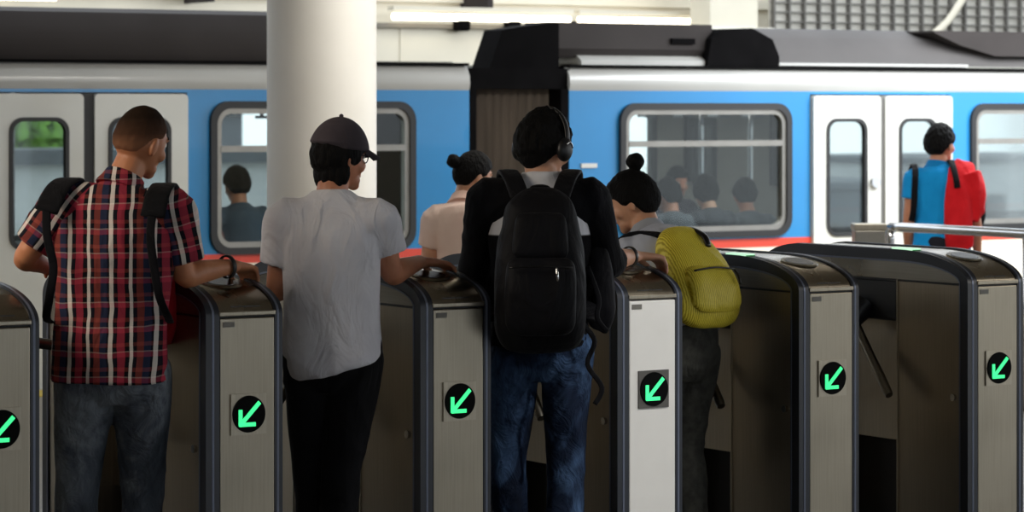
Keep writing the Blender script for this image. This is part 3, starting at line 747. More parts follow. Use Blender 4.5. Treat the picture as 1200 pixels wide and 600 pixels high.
def person(loc, yaw, J, label, skin_m, shirt_m, pants_m, shoe_m, group=None, sleeve=.55, sleeve_m=None, shirt=None, hands=True, vox=.0055, wid=1.0, legs_pants=None, fold=.006, sleeve_r=1.0, legr=1.0, seed=1, collar=None):
    """J: joints in the person's own frame (x right, y forward, z up)"""
    r = empty('person', loc, yaw); tag(r, label, 'person', group)
    hp, nk, H = J['hips'], J['neck'], J['head']; hr = J.get('hrot', (0, 0, 0)); hs = J.get('hs', 1.0)
    MX = head_mx(H, hr, hs)
    bm = bmesh.new()
    m1 = lerp(hp, nk, .45); m2 = lerp(hp, nk, .78)
    bow = J.get('bow', -.015)
    m1 = (m1[0], m1[1]+bow*.3, m1[2]); m2 = (m2[0], m2[1]+bow, m2[2])
    sd = (V(J['shR'])-V(J['shL'])).normalized()
    tube(bm, [tuple(lerp(hp, nk, -.12))+(.12*wid, .09), tuple(hp)+(.155*wid, .10), tuple(m1)+(.135*wid, .095), tuple(m2)+(.155*wid, .10), tuple(lerp(m2, nk, .6))+(.10*wid, .065), tuple(nk)+(.056, .054)], side=sd, n=24)
    hd = V(H)-V((0, 0, .0)); base = MX @ V((0, -.015, -.07))
    tube(bm, limbpts((lerp(nk, m2, .25), .052), (nk, .055), (tuple(base), .054), (tuple(MX @ V((0, -.01, -.01))), .05)), n=16)
    add_head(bm, MX)
    for s_ in 'LR':
        sh, el, wr = J['sh'+s_], J['el'+s_], J['wr'+s_]; rt = s_ == 'R'
        tube(bm, limbpts((lerp(sh, m2, .35), .04), (sh, .054), (lerp(sh, el, .45), .047), (el, .039), (lerp(el, wr, .3), .040), (lerp(el, wr, .75), .030), (wr, (.027, .022))), side=(0, 1, .3), n=16)
        if hands:
            hdr, hn, cu = J.get('hand'+s_, ((V(wr)-V(el)), V((0, 0, 1)), (.3, .4, .3)))
            add_hand(bm, V(wr)+V(hdr).normalized()*.015, hdr, hn, rt, cu)
        hi, kn, an = J['hip'+s_], J['kn'+s_], J['an'+s_]
        tube(bm, limbpts((hi, .075), (lerp(hi, kn, .5), .065), (kn, .048), (lerp(kn, an, .35), .047), (an, .033)), side=(1, 0, 0), n=14)
    fuse('body', bm, skin_m, r, vox, 2)
    # shirt
    bm = bmesh.new(); S = shirt or {}
    hem = S.get('hem', tuple(lerp(hp, nk, -.08)))
    st = S.get('st') or [tuple(hem)+(.185*wid, .125), tuple(lerp(hp, nk, .2))+(.172*wid, .118), tuple(m1)+(.168*wid, .12), tuple(m2)+(.185*wid, .12), tuple(lerp(m2, nk, .55))+(.15*wid, .10), tuple(lerp(m2, nk, .88))+(.085, .075), tuple(nk)+(.066, .066)]
    tube(bm, st, side=sd, n=32)
    for s_ in 'LR':
        sh, el, wr = V(J['sh'+s_]), V(J['el'+s_]), V(J['wr'+s_]); tb_ = bm if sleeve_m is None else bmesh.new()
        k = sleeve_r
        end = sleeve
        pts = [(lerp(m2, sh, .45), .085*k), (lerp(m2, sh, .8), .078*k), (tuple(sh), .071*k)]
        if end <= 1: pts += [(tuple(sh.lerp(el, end*.5)), .067*k), (tuple(sh.lerp(el, end)), .066*k)]
        else:
            pts += [(tuple(sh.lerp(el, .5)), .06*k), (tuple(el), .054*k)]; pts += [(tuple(el.lerp(wr, (end-1)*.5)), .050*k), (tuple(el.lerp(wr, end-1)), .044*k)]
        tube(tb_, limbpts(*pts), side=(0, 1, .3), n=20)
        if sleeve_m is not None:
            q = (sh.lerp(el, .5)-sh); rotm = V((0, 0, -1)).rotation_difference(q.normalized()).to_matrix().to_4x4(); mx = Matrix.Translation(sh) @ rotm
            bmesh.ops.transform(tb_, matrix=mx.inverted(), verts=tb_.verts)
            o = fuse('sleeve', tb_, sleeve_m, r, .007, 2, fold, (7, 7, 7), seed+3)
            o.matrix_local = mx
    fuse('shirt', bm, shirt_m, r, .007, 3, fold, (6, 6, 2.4), seed)
    if collar:
        bm = bmesh.new(); c = V(nk); up = (V(base)-c).normalized()
        tube(bm, [tuple(c-up*.035)+(.088, .085), tuple(c-up*.005)+(.074, .074), tuple(c+up*.02)+(.068, .070)], side=sd, n=24); fuse('collar', bm, collar, r, .005, 2, .001)
    # trousers
    bm = bmesh.new()
    hL, hR = V(J['hipL']), V(J['hipR'])
    tube(bm, [tuple(lerp(hp, nk, .16))+(.150*wid, .108), tuple(hp)+(.172*wid, .125), tuple((hL+hR)/2+V((0, 0, -.06)))+(.165*wid, .115), tuple((hL+hR)/2+V((0, 0, -.12)))+(.10*wid, .08)], side=sd, n=28)
    for s_ in 'LR':
        hi, kn, an = J['hip'+s_], J['kn'+s_], J['an'+s_]; k = legr
        tube(bm, limbpts((lerp(hi, kn, -.1), .07*k), (hi, .096*k), (lerp(hi, kn, .35), .090*k), (kn, .070*k), (lerp(kn, an, .4), .066*k), (lerp(kn, an, .97), .060*k)), side=(1, 0, 0), n=20)
    fuse('trousers', bm, pants_m, r, .007, 3, fold*1.1, (6, 6, 4.5), seed+1)
    for s_ in 'LR':
        an = V(J['an'+s_]); td = V(J.get('toe', (0, 1, 0))).normalized(); zf = an.z-.075
        bm = bmesh.new()
        tube(bm, [tuple(an-td*.07+V((0, 0, zf-an.z+.045)))+(.025, .03), tuple(an-td*.04+V((0, 0, zf-an.z+.05)))+(.037, .05), tuple(an+td*.06+V((0, 0, zf-an.z+.042)))+(.043, .040), tuple(an+td*.14+V((0, 0, zf-an.z+.032)))+(.047, .030), tuple(an+td*.20+V((0, 0, zf-an.z+.026)))+(.03, .02)], side=td.cross(V((0, 0, 1))), n=18)
        fuse('shoe', bm, shoe_m, r, .006, 2)
    # eyes
    for s_ in (-1, 1):
        bm = bmesh.new(); blob(bm, MX @ V((s_*.030, .0775, .008)), .0125*hs, u=14, v=10); e = obj('eye', bm, EYEW, r, True)
        bm = bmesh.new(); blob(bm, MX @ V((s_*.0305, .0855, .008)), .0060*hs, u=10, v=8); obj('iris', bm, IRIS, e, True)
        bm = bmesh.new(); tube(bm, [tuple(MX @ V((s_*.014, .092, .028)))+(.004, .002), tuple(MX @ V((s_*.032, .089, .034)))+(.004, .002), tuple(MX @ V((s_*.052, .074, .028)))+(.002, .002)], n=8); obj('eyebrow', bm, HB, r, True)
    bm = bmesh.new(); blob(bm, MX @ V((0, .090, -.063)), (.014, .0055, .005), Matrix.Rotation(R(hr[0]), 3, 'Z')); obj('lips', bm, LIP, r, True)
    return r, MX
def ribbon(bm, pts, w_, t, side=(1, 0, 0), sub=5):
    tube(bm, [tuple(p)+(w_, t) for p in pts], side=side, n=12, sub=sub, exp=3.5)
def wristband(r, c, axis, rad, w_, mat, name='bracelet'):
    bm = bmesh.new(); ax = V(axis).normalized(); q = V((0, 0, 1)).rotation_difference(ax).to_matrix()
    for k in range(28):
        a = 2*pi*k/28
    ring = [[None]*8 for _ in range(32)]
    for i in range(32):
        a = 2*pi*i/32
        for j in range(8):
            b = 2*pi*j/8; p = V(((rad+w_*.35*cos(b))*cos(a), (rad+w_*.35*cos(b))*sin(a), w_*sin(b))); ring[i][j] = bm.verts.new(q @ p+V(c))
    for i in range(32):
        for j in range(8): bm.faces.new((ring[i][j], ring[(i+1) % 32][j], ring[(i+1) % 32][(j+1) % 8], ring[i][(j+1) % 8]))
    return obj(name, bm, mat, r, True)
SHOE = plain('dark_shoes', '1b1a1a', .5)
BLACKC = cloth('black_fabric', '0c0c0f', '131318', .6)

# ---- man in the plaid shirt
PL = plaid()
J = dict(hips=(.0, .02, .90), neck=(.035, .03, 1.475), head=(.085, .075, 1.605), hrot=(-38, -12, 8), bow=-.02,
         shL=(-.155, .02, 1.40), elL=(-.285, .02, 1.225), wrL=(-.26, .27, 1.18), handL=((.1, 1, -.1), (0, 0, 1), (.3, .4, .3)),
         shR=(.20, .01, 1.375), elR=(.235, .04, 1.165), wrR=(.385, .225, 1.185), handR=((.35, .95, -.2), (-.15, .1, 1), (.5, .75, .5)),
         hipL=(-.085, .02, .86), knL=(-.115, .03, .47), anL=(-.12, -.04, .085), hipR=(.095, .02, .86), knR=(.09, .10, .48), anR=(.085, .06, .085))
plaidman, MX = person((-.2675, .157, 0), -YAW, J, 'man in a red plaid short-sleeved shirt and blue jeans, leaning an arm on a gate', SK[0], PL, denim('washed_blue_jeans', '2c333b', '4f5660', '8a9299'), SHOE, sleeve=.80, sleeve_m=PL, sleeve_r=1.14,
    shirt=dict(st=[(-.008, .02, .815, .198, .145), (-.006, .02, .92, .192, .138), (0, .015, 1.08, .186, .125), (.01, .0, 1.23, .205, .128), (.018, .0, 1.34, .200, .118), (.025, .015, 1.41, .150, .10), (.032, .03, 1.455, .085, .08), (.038, .035, 1.49, .068, .068)]), collar=PL, seed=1, legr=1.06, fold=.007)
hair_shell(plaidman, MX, HBR, .0035, .42, .12, -.42, .0006, name='short_hair')
wristband(plaidman, (.362, .197, 1.183), (.63, .77, .08), .037, .010, M['black'])
bp = empty('backpack', plaidman.location, -YAW); tag(bp, 'red and black backpack worn on the chest of the plaid shirt man', 'backpack')
REDC = cloth('red_nylon', 'a01822', 'b8202c', .4)
bm = bmesh.new(); tube(bm, [(.02, .235, .92, .15, .07), (.02, .245, 1.0, .175, .095), (.02, .25, 1.15, .17, .10), (.02, .24, 1.3, .14, .085), (.02, .22, 1.36, .08, .05)], n=28, exp=3); fuse('bag', bm, REDC, bp, .008, 2, .004)
for s_, x0, sh, xa, xb in ((-1, -.165, .005, -.135, -.195), (1, .155, -.012, .175, .15)):
    bm = bmesh.new(); ribbon(bm, [(x0*.8, .16, 1.30+sh), (xa, .10, 1.43+sh), (xa, .02, 1.475+sh), ((xa+xb)/2, -.07, 1.45+sh), (xb, -.125, 1.375+sh)], .040, .007); sp_ = obj('shoulder_strap', bm, BLACKC, bp, True)
    bm = bmesh.new(); ribbon(bm, [(xb, -.118, 1.395+sh), (xb*.97, -.142, 1.30), (x0*1.02, -.145, 1.20), (x0*1.12, -.125, 1.10), (x0*1.25, -.03, 1.02), (x0*1.1, .17, 1.0)], .014, .004); obj('webbing', bm, BLACKC, sp_, True)

# ---- person in the white T-shirt and cap
WT = cloth('white_cotton', 'd6d6de', 'e0e0e6', .9)
J = dict(hips=(.0, .02, .90), neck=(.0, .03, 1.425), head=(.022, .070, 1.545), hrot=(-50, -4, 0), hs=.97, bow=-.02,
         shL=(-.155, .0, 1.325), elL=(-.19, .05, 1.09), wrL=(-.17, .28, 1.15), handL=((0, 1, -.05), (0, 0, 1), (.3, .4, .3)),
         shR=(.160, .01, 1.325), elR=(.205, .06, 1.145), wrR=(.30, .26, 1.175), handR=((.75, .66, -.14), (0, .1, 1), (.15, .35, .3)),
         hipL=(-.075, .02, .86), knL=(-.07, .08, .47), anL=(-.04, .03, .085), hipR=(.085, .02, .86), knR=(.035, -.0, .48), anR=(.02, -.10, .085))
tee, MX = person((.5525, .148, 0), -YAW, J, 'person in a white T-shirt, dark cap and black trousers between two gates', SK[1], WT, cloth('black_trousers', '0b0b0e', '111115', .5), SHOE, sleeve=.60, sleeve_r=1.12,
    shirt=dict(st=[(.02, .02, .81, .155, .140), (.015, .02, .83, .168, .150), (.003, .02, .88, .172, .145), (.0, .015, 1.02, .164, .125), (.0, .0, 1.18, .168, .12), (.0, .0, 1.28, .180, .115), (.0, .012, 1.345, .155, .098), (.0, .020, 1.378, .128, .086), (.0, .028, 1.408, .092, .075), (.0, .032, 1.428, .066, .064)]), seed=2, fold=.007)
def nape(h):
    for k in range(9):
        a = R(200+k*17.5); blob(h, (.072*cos(a), .075*sin(a)+.005, -.055-.012*(k % 2)), (.022, .02, .045), u=8, v=6)
hair_shell(tee, MX, HB, .014, .3, -.25, -.62, .004, extra=nape)
bm = bmesh.new(); g = bmesh.ops.create_uvsphere(bm, u_segments=40, v_segments=28, radius=1)['verts']
for v in g:
    d = v.co.normalized(); z = d.z
    p = skull(tuple(d)); nn = V((d.x/.076, d.y/.096, d.z/.117)).normalized()
    k = ss(.02, .10, z-.12+.06*d.y); v.co = p+nn*(-.03+k*.052)
    if z > .3: v.co.z += .006
capo = None
bmesh.ops.transform(bm, matrix=MX, verts=bm.verts)
capm = cloth('charcoal_cap_cloth', '3f393d', '4b444a', .3)
capo = fuse('cap', bm, capm, tee, .0045, 2)
bm = bmesh.new(); rows = []
for i in range(9):
    u = i/8; row = []
    for j in range(15):
        a = R(-62+124*j/14); r0 = .088; y = .088*cos(a)+.018+u*.066*cos(a)**.8; x = (.084+.004*u)*sin(a)
        row.append(bm.verts.new((x, y, .030-.018*u-.030*(abs(sin(a))**2)*(1-.2*u)+.012*(1-u))))
    rows.append(row)
for i in range(8):
    for j in range(14): bm.faces.new((rows[i][j], rows[i][j+1], rows[i+1][j+1], rows[i+1][j]))
bmesh.ops.solidify(bm, geom=bm.faces[:], thickness=.004)
bmesh.ops.transform(bm, matrix=MX, verts=bm.verts); obj('brim', bm, capm, capo, True)
bm = bmesh.new(); blob(bm, MX @ V((0, 0, .147)), .008); obj('button', bm, capm, capo, True)
# glasses
gl = empty('glasses', (0, 0, 0)); gl.parent = tee
for s_ in (-1, 1):
    bm = bmesh.new(); tube(bm, [tuple(MX @ V(p))+(.0018,) for p in ((s_*.080, -.01, .008), (s_*.079, .04, .010), (s_*.068, .092, .010))], n=6, sub=2); obj('temple', bm, M['black'], gl)
    bm = bmesh.new(); pts = [tuple(MX @ V((s_*(.034+.024*cos(R(a))), .100-.012*abs(.034+.024*cos(R(a)))/.05, .003+.018*sin(R(a)))))+(.002,) for a in range(0, 361, 30)]; tube(bm, pts, n=6, sub=2); obj('rim', bm, M['black'], gl)

# ---- man with the black backpack
def raglan():
    m = NT('white_jersey_with_black_body'); tc = m.n('ShaderNodeTexCoord'); sx = m.n('ShaderNodeSeparateXYZ'); m.l(tc.outputs['Object'], sx.inputs[0])
    mr = m.n('ShaderNodeMapRange'); mr.inputs[1].default_value = 1.262; mr.inputs[2].default_value = 1.268; m.l(sx.outputs[2], mr.inputs[0])
    m.l(m.ramp(mr.outputs[0], [(.0, lin('0c0c10')), (1, lin('dedfe6'))]), m.b.inputs['Base Color']); m.set(Roughness=.85, Specular_IOR_Level=.1)
    m.bump(m.noise(9, 3, (1, 1, .45), .5, 1.2), .4, .03); return m.m
WB = raglan(); BS = cloth('black_sleeve_jersey', '0a0a0e', '101016', .5)
J = dict(hips=(.0, .02, .90), neck=(.01, .02, 1.475), head=(.015, .05, 1.578), hrot=(-38, -10, 0), hs=1.03, bow=-.02,
         shL=(-.185, .0, 1.385), elL=(-.235, .10, 1.13), wrL=(-.16, .33, 1.12), handL=((.3, 1, 0), (0, 0, 1), (.4, .5, .3)),
         shR=(.18, .0, 1.385), elR=(.245, .08, 1.165), wrR=(.355, .275, 1.175), handR=((.8, .55, -.12), (-.1, 0, 1), (.45, .6, .4)),
         hipL=(-.09, .02, .86), knL=(-.115, .06, .47), anL=(-.10, .02, .085), hipR=(.10, .03, .86), knR=(.095, .02, .48), anR=(.085, -.08, .085))
mb, MX = person((1.3725, .10, 0), -YAW, J, 'man with black backpack and headphones, black sleeves and dark blue jeans', SK[2], WB, denim('dark_indigo_jeans', '0c111c', '172339', '4a658a'), SHOE, sleeve=1.28, sleeve_m=BS, sleeve_r=1.12, wid=1.02, seed=3, legr=1.02,
    shirt=dict(st=[(-.0, .02, .86, .18, .13), (-.0, .02, .95, .175, .125), (0, .01, 1.10, .172, .122), (.0, .0, 1.24, .185, .125), (.0, .0, 1.34, .175, .115), (.005, .012, 1.41, .14, .10), (.01, .02, 1.455, .09, .085), (.01, .022, 1.487, .074, .074)]), fold=.006)
def quiff(h):
    blob(h, (0, .02, .085), (.06, .07, .05), u=16, v=10); blob(h, (0, -.06, -.02), (.062, .045, .07), u=14, v=10)
hair_shell(mb, MX, HB, .020, .45, -.15, -.62, .005, extra=quiff)
hp_ = empty('headphones', mb.location, -YAW); tag(hp_, 'black over-ear headphones on the head of the black backpack man', 'headphones')
bm = bmesh.new(); tube(bm, [tuple(MX @ V((.105*sin(R(a)), -.005, .128*cos(R(a))+.008)))+(.012, .006) for a in range(-95, 96, 15)], side=tuple(MX.to_3x3() @ V((0, 1, 0))), n=10, sub=2); obj('headband', bm, M['black'], hp_, True)
for s_ in (-1, 1):
    bm = bmesh.new(); blob(bm, (s_*.098, -.008, -.012), (.024, .036, .042), u=20, v=12); bmesh.ops.transform(bm, matrix=MX, verts=bm.verts); e = obj('ear_cup', bm, M['black'], hp_, True)
    bm = bmesh.new(); tube(bm, [(s_*.119, -.008+.02*cos(R(a)), -.012+.026*sin(R(a)), .0022) for a in range(20, 170, 25)], side=(1, 0, 0), n=6, sub=2); bmesh.ops.transform(bm, matrix=MX, verts=bm.verts); obj('silver_arc', bm, M['chrome'], e, True)
wristband(mb, (.330, .235, 1.174), (.65, .74, .05), .035, .009, plain('dark_bead', '241d1c', .3))
BK = cloth('black_backpack_nylon', '0c0c10', '121217', .5, rough=.6); BK2 = plain('black_zip', '060608', .35)
bp = empty('backpack', mb.location, -YAW); tag(bp, 'large black backpack on the back of the man with headphones', 'backpack')
bm = bmesh.new(); tube(bm, [(.0, -.19, .92, .13, .06), (.0, -.20, .935, .155, .095), (.0, -.205, 1.02, .160, .11), (.0, -.20, 1.2, .154, .105), (0, -.19, 1.34, .130, .085), (0, -.175, 1.405, .09, .055), (0, -.165, 1.425, .04, .03)], n=36, exp=3.2, sub=5); fuse('main_bag', bm, BK, bp, .007, 2, .006, (5, 5, 5), 5)
bm = bmesh.new(); tube(bm, [(.0, -.30, .95, .10, .03), (0, -.31, .97, .122, .045), (.0, -.315, 1.08, .125, .05), (.0, -.305, 1.17, .118, .035), (.0, -.30, 1.185, .1, .02)], n=30, exp=3.5); pk = fuse('front_pocket', bm, BK, bp, .006, 2, .003, (6, 6, 6), 6)
bm = bmesh.new(); tube(bm, [(.0, -.29, 1.205, .085, .02), (.0, -.296, 1.22, .098, .028), (.0, -.285, 1.32, .09, .025), (0, -.27, 1.345, .075, .015)], n=30, exp=3.5); fuse('upper_pocket', bm, BK, bp, .006, 2, .002)
bm = bmesh.new(); tube(bm, [(-.11, -.365, 1.165, .004), (0, -.372, 1.17, .004), (.11, -.365, 1.165, .004)], n=6); obj('zip', bm, BK2, pk, True)
bm = bmesh.new(); tube(bm, [(.055, -.372, 1.165, .004), (.057, -.378, 1.14, .006), (.058, -.378, 1.12, .004)], n=6); obj('zip_puller', bm, M['chrome'], pk, True)
bm = bmesh.new(); tube(bm, [(-.035, -.15, 1.41, .006), (-.03, -.165, 1.435, .006), (0, -.17, 1.442, .006), (.03, -.165, 1.435, .006), (.035, -.15, 1.41, .006)], n=10); obj('grab_handle', bm, BK, bp, True)
for s_ in (-1, 1):
    bm = bmesh.new(); ribbon(bm, [(s_*.07, -.16, 1.40), (s_*.095, -.09, 1.465), (s_*.118, -.01, 1.487), (s_*.125, .09, 1.43), (s_*.135, .145, 1.30), (s_*.165, .13, 1.12), (s_*.185, .02, 1.03), (s_*.165, -.12, .97)], .034, .010); obj('shoulder_strap', bm, BK, bp, True)
for pts in ([(.15, -.20, .96), (.19, -.22, .90), (.165, -.22, .82), (.215, -.22, .74), (.19, -.22, .68)], [(.165, -.16, 1.16), (.205, -.17, 1.05), (.20, -.17, .98), (.235, -.16, .93)]):
    bm = bmesh.new(); ribbon(bm, pts, .009, .003); obj('dangling_strap', bm, BK, bp, True)
bm = bmesh.new(); ribbon(bm, [(.205, .02, 1.22), (.225, .0, 1.1), (.23, .0, .99), (.205, .02, .93)], .04, .03); fuse('side_pouch', bm, BK, bp, .008, 2, .004)

# ---- woman in the pale pink blouse
J = dict(hips=(.02, .0, .86), neck=(-.0, .03, 1.275), head=(.035, .085, 1.395), hrot=(-58, -14, 0), hs=.94, bow=-.02,
         shL=(-.135, -.01, 1.19), elL=(-.175, .02, .96), wrL=(-.15, .20, .93), handL=((.1, 1, -.1), (0, 0, 1), (.3, .4, .3)),
         shR=(.15, .05, 1.19), elR=(.20, .12, .97), wrR=(.15, .33, .98), handR=((-.1, 1, -.05), (0, 0, 1), (.3, .4, .3)),
         hipL=(-.06, .0, .82), knL=(-.07, .05, .45), anL=(-.07, -.05, .085), hipR=(.10, .0, .82), knR=(.09, .06, .45), anR=(.09, .10, .085))
pk_, MX = person((2.893, 3.10, 0), -YAW, J, 'woman with dark hair in a low bun wearing a pale pink collared blouse', SK[2], cloth('pale_pink_cotton', 'f0cfc0', 'f6dccf', .4), cloth('dark_skirt_cloth', '25252c', '2d2d35', .4), SHOE, sleeve=.55, collar=cloth('pale_pink_collar', 'e0bcac', 'e8c8b8', .2), seed=4, wid=.88, vox=.006)
hair_shell(pk_, MX, HB, .012, .42, -.05, -.60, .0015)
bm = bmesh.new(); blob(bm, MX @ V((0, -.128, .045)), (.032, .036, .034)); blob(bm, MX @ V((0, -.105, .035)), (.022, .03, .022)); fuse('hair_bun', bm, HB, pk_, .004, 2, fine=.003)

# ---- young woman with the yellow backpack, leaning forward
J = dict(hips=(.0, .0, .88), neck=(.0, .19, 1.235), head=(.0, .275, 1.355), hrot=(34, -18, 0), hs=.96, bow=-.03,
         shL=(-.13, .165, 1.15), elL=(-.17, .27, .93), wrL=(-.10, .46, .95), handL=((.1, 1, 0), (0, 0, 1), (.3, .4, .3)),
         shR=(.13, .165, 1.15), elR=(.16, .27, .93), wrR=(.09, .46, .95), handR=((-.1, 1, 0), (0, 0, 1), (.3, .4, .3)),
         hipL=(-.075, .0, .80), knL=(-.08, .10, .44), anL=(-.08, .06, .085), hipR=(.075, .0, .80), knR=(.08, .06, .44), anR=(.075, .0, .085))
yg, MX = person((2.18, .365, 0), .1, J, 'young woman with a high bun leaning forward under a yellow backpack', SK[2], cloth('pale_grey_blouse', 'bcc2d2', 'c8ccda', .45), cloth('grey_patterned_trousers', '3a3a37', '4c4c47', .4, 30), SHOE, sleeve=.6, collar=cloth('pale_grey_collar', 'a4a8b2', 'aeb2bc', .2), seed=6, wid=.86, vox=.006)
def bangs(h): blob(h, (-.0, .05, .06), (.07, .05, .05), u=14, v=10)
hair_shell(yg, MX, HB, .015, .34, -.12, -.62, .0015, extra=bangs)
bm = bmesh.new(); blob(bm, MX @ V((.0, -.055, .150)), (.036, .036, .034)); blob(bm, MX @ V((.0, -.045, .125)), (.024, .024, .02)); fuse('hair_bun', bm, HB, yg, .004, 2, fine=.003)
bp = empty('backpack', yg.location, .1); tag(bp, 'yellow striped backpack on the leaning young woman', 'backpack')
YE = striped_yellow()
def yt(dx, s_, h):   # bag frame: s_ along the spine (0 hip .. 1 neck), h out of the back
    p = V((0, .01, .86)).lerp(V((0, .16, 1.20)), s_); n = V((0, -.915, .404)); return p+n*h+V((dx, 0, 0))
bm = bmesh.new(); tube(bm, [tuple(yt(0, -.02, .155))+(.10, .04), tuple(yt(0, .02, .165))+(.14, .075), tuple(yt(0, .2, .172))+(.155, .088), tuple(yt(0, .5, .175))+(.145, .08), tuple(yt(0, .85, .15))+(.115, .055), tuple(yt(0, .97, .13))+(.06, .03)], n=34, exp=2.8, sub=5); fuse('main_bag', bm, YE, bp, .007, 2, .008, (5, 5, 5), 8)
bm = bmesh.new(); tube(bm, [tuple(yt(0, .03, .23))+(.09, .03), tuple(yt(0, .07, .24))+(.12, .038), tuple(yt(0, .25, .25))+(.12, .042), tuple(yt(0, .42, .245))+(.11, .03), tuple(yt(0, .45, .235))+(.09, .015)], n=30, exp=3.2); pkt = fuse('front_pocket', bm, YE, bp, .006, 2, .004, (5, 5, 5), 9)
bm = bmesh.new(); tube(bm, [tuple(yt(-.10, .40, .284))+(.004,), tuple(yt(0, .42, .290))+(.004,), tuple(yt(.10, .40, .284))+(.004,)], n=6); obj('zip', bm, BK2, pkt, True)
bm = bmesh.new(); tube(bm, [tuple(yt(.09, .38, .292))+(.004,), tuple(yt(.095, .30, .300))+(.006,), tuple(yt(.095, .22, .298))+(.004,)], n=6); obj('zip_puller', bm, BK2, pkt, True)
bm = bmesh.new(); tube(bm, [tuple(yt(.15, .1, .19))+(.005,), tuple(yt(.143, .5, .18))+(.005,), tuple(yt(.11, .88, .15))+(.005,)], n=6); obj('piping', bm, BK2, bp, True)
bm = bmesh.new(); tube(bm, [tuple(yt(.05, .70, .235))+(.012, .006), tuple(yt(.055, .82, .225))+(.016, .007), tuple(yt(.05, .95, .18))+(.014, .006), tuple(yt(.045, 1.03, .12))+(.012, .006)], n=10); obj('grab_handle', bm, BK2, bp, True)
for s_ in (-1, 1):
    bm = bmesh.new(); ribbon(bm, [tuple(yt(s_*.06, .90, .14)), tuple(yt(s_*.085, 1.0, .10)), (s_*.095, .18, 1.232), (s_*.10, .27, 1.17), (s_*.12, .25, 1.04), (s_*.155, .12, .95), tuple(yt(s_*.14, .05, .10))], .024, .008); obj('shoulder_strap', bm, BLACKC, bp, True)

# ---- man in the blue polo on the platform
J = dict(hips=(.0, .0, .86), neck=(-.02, .02, 1.355), head=(.0, .045, 1.485), hrot=(-42, 0, 0), bow=-.02,
         shL=(-.165, .0, 1.27), elL=(-.20, .0, 1.02), wrL=(-.19, .12, .80), shR=(.145, .0, 1.27), elR=(.205, -.02, 1.02), wrR=(.235, .05, .79),
         handL=((0, .3, -1), (-1, 0, 0), (.3, .4, .3)), handR=((0, .3, -1), (1, 0, 0), (.3, .4, .3)),
         hipL=(-.085, .0, .82), knL=(-.095, .03, .45), anL=(-.10, -.02, .085), hipR=(.085, .0, .82), knR=(.09, .04, .45), anR=(.10, .02, .085))
bl, MX = person((7.797, 5.44, 0), -YAW, J, 'man in a bright blue polo shirt standing on the platform by the train doors', SK[1], cloth('bright_blue_polo', '1088cc', '1896da', .35), cloth('dark_trousers', '1d1f26', '24262e', .4), SHOE, sleeve=.5, collar=cloth('bright_blue_collar', '0f72b0', '1680be', .2), seed=7, vox=.007)
hair_shell(bl, MX, HB, .020, .42, .0, -.55, .004)
jk = empty('jacket', bl.location, -YAW); tag(jk, 'red jacket slung over the right shoulder of the blue polo man', 'jacket')
RJ = cloth('bright_red_cloth', 'c4161f', 'dc222a', .6)
bm = bmesh.new(); tube(bm, [(.10, -.12, .84, .09, .03), (.085, -.15, .95, .085, .04), (.08, -.16, 1.1, .085, .045), (.10, -.14, 1.24, .085, .045), (.12, -.05, 1.345, .08, .04), (.13, .05, 1.35, .07, .03), (.13, .14, 1.25, .06, .03)], n=20, side=(1, 0, 0))
tube(bm, [(.16, -.10, 1.30, .07), (.185, -.12, 1.2, .07), (.195, -.10, 1.1, .065), (.17, -.10, 1.02, .05)], n=18)
fuse('folded_cloth', bm, RJ, jk, .007, 2, .014, (8, 8, 3), 11)
sb = empty('shoulder_bag', bl.location, -YAW); tag(sb, 'black bag hanging behind the right arm of the blue polo man', 'bag')
bm = bmesh.new(); tube(bm, [(.235, .10, .98, .035, .10), (.24, .10, 1.05, .045, .12), (.235, .08, 1.2, .04, .11), (.22, .06, 1.27, .02, .06)], n=22, exp=3); fuse('bag', bm, BLACKC, sb, .007, 2)
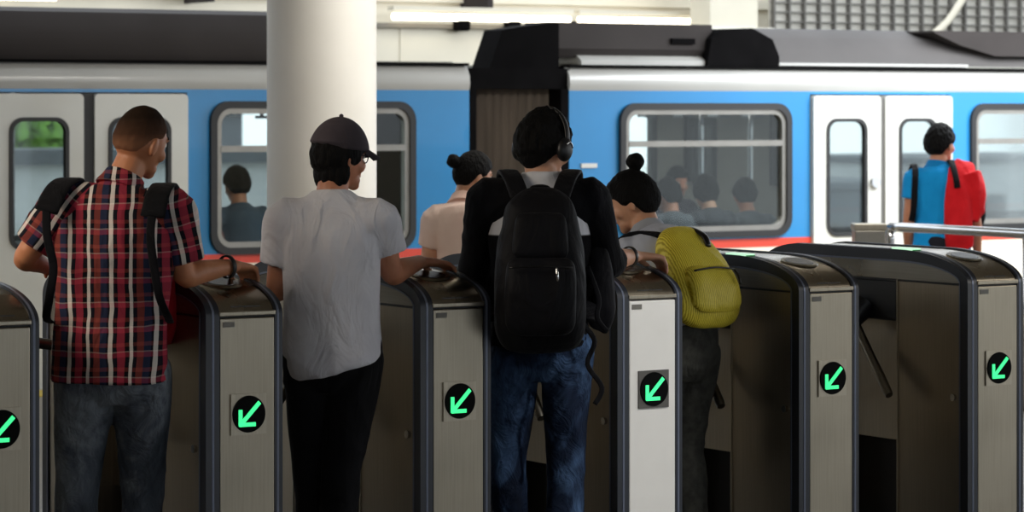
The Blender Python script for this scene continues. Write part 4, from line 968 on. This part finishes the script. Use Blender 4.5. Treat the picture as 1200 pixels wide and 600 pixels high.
for x in (-.185, .055):
    bm = bmesh.new(); ribbon(bm, [(x, .12, 1.22), (x*.95, .06, 1.33), (x*.93, .0, 1.358), (x*.95, -.09, 1.335), (x, -.155, 1.26), (x*1.03, -.13, 1.08), (x*1.02, .0, 1.0)] if x < 0 else [(x, .12, 1.26), (x, .05, 1.36), (x, -.03, 1.385), (x, -.12, 1.35), (x+.01, -.19, 1.27), (x+.015, -.2, 1.22)], .02, .007); obj('strap', bm, BLACKC, sb, True)

# ---- passengers on the train benches
def passenger(x, y, yaw, label, c, sk, h=0, lean=0, long=False, seed=20):
    J = dict(hips=(0, 0, .54), neck=(0, .02+lean, .985+h), head=(0, .06+lean*1.3, 1.105+h), hrot=(random.uniform(-20, 20), -10, 0), bow=-.02,
             shL=(-.16, .0+lean, .90+h), elL=(-.20, .10, .68+h), wrL=(-.10, .30, .62), shR=(.16, .0+lean, .90+h), elR=(.20, .10, .68+h), wrR=(.10, .30, .62),
             hipL=(-.09, .04, .50), knL=(-.11, .44, .49), anL=(-.11, .42, .085), hipR=(.09, .04, .50), knR=(.11, .44, .49), anR=(.11, .42, .085))
    p, MX = person((x, y, 0), yaw, J, label, SK[sk], cloth('passenger_shirt_'+c, c, c, .3), BLACKC, SHOE, 'passengers seated inside the train', sleeve=.5, hands=False, vox=.014, seed=seed, wid=.9)
    hair_shell(p, MX, HB, .018, .42, -.45 if long else 0, -.8 if long else -.55, .004, vox=.007)
random.seed(12)
passenger(4.52, TY+.36, -.1, 'tallest dark-haired passenger behind the window left of the column', '4c5a68', 1, .10)
passenger(4.24, TY+.36, .2, 'lower passenger at the left edge of the window left of the column', '6a3b34', 0, -.03, .0, True)
passenger(7.98, TY+.36, 0, 'passenger in the long window nearest the high hair bun', '5c6066', 1, -.02)
passenger(8.32, TY+.36, .1, 'passenger with long hair in the middle of the long window', '3e4046', 2, .0, 0, True)
passenger(8.66, TY+.36, -.1, 'passenger at the right in the long window', '50545a', 1, -.03)
passenger(9.25, TY+2.15, pi, 'passenger on the far bench seen through the left door glass', '2e2c35', 1, .02)
passenger(3.05, TY+2.2, pi, 'passenger on the far bench seen through the leftmost door window', '22242a', 1, .0)
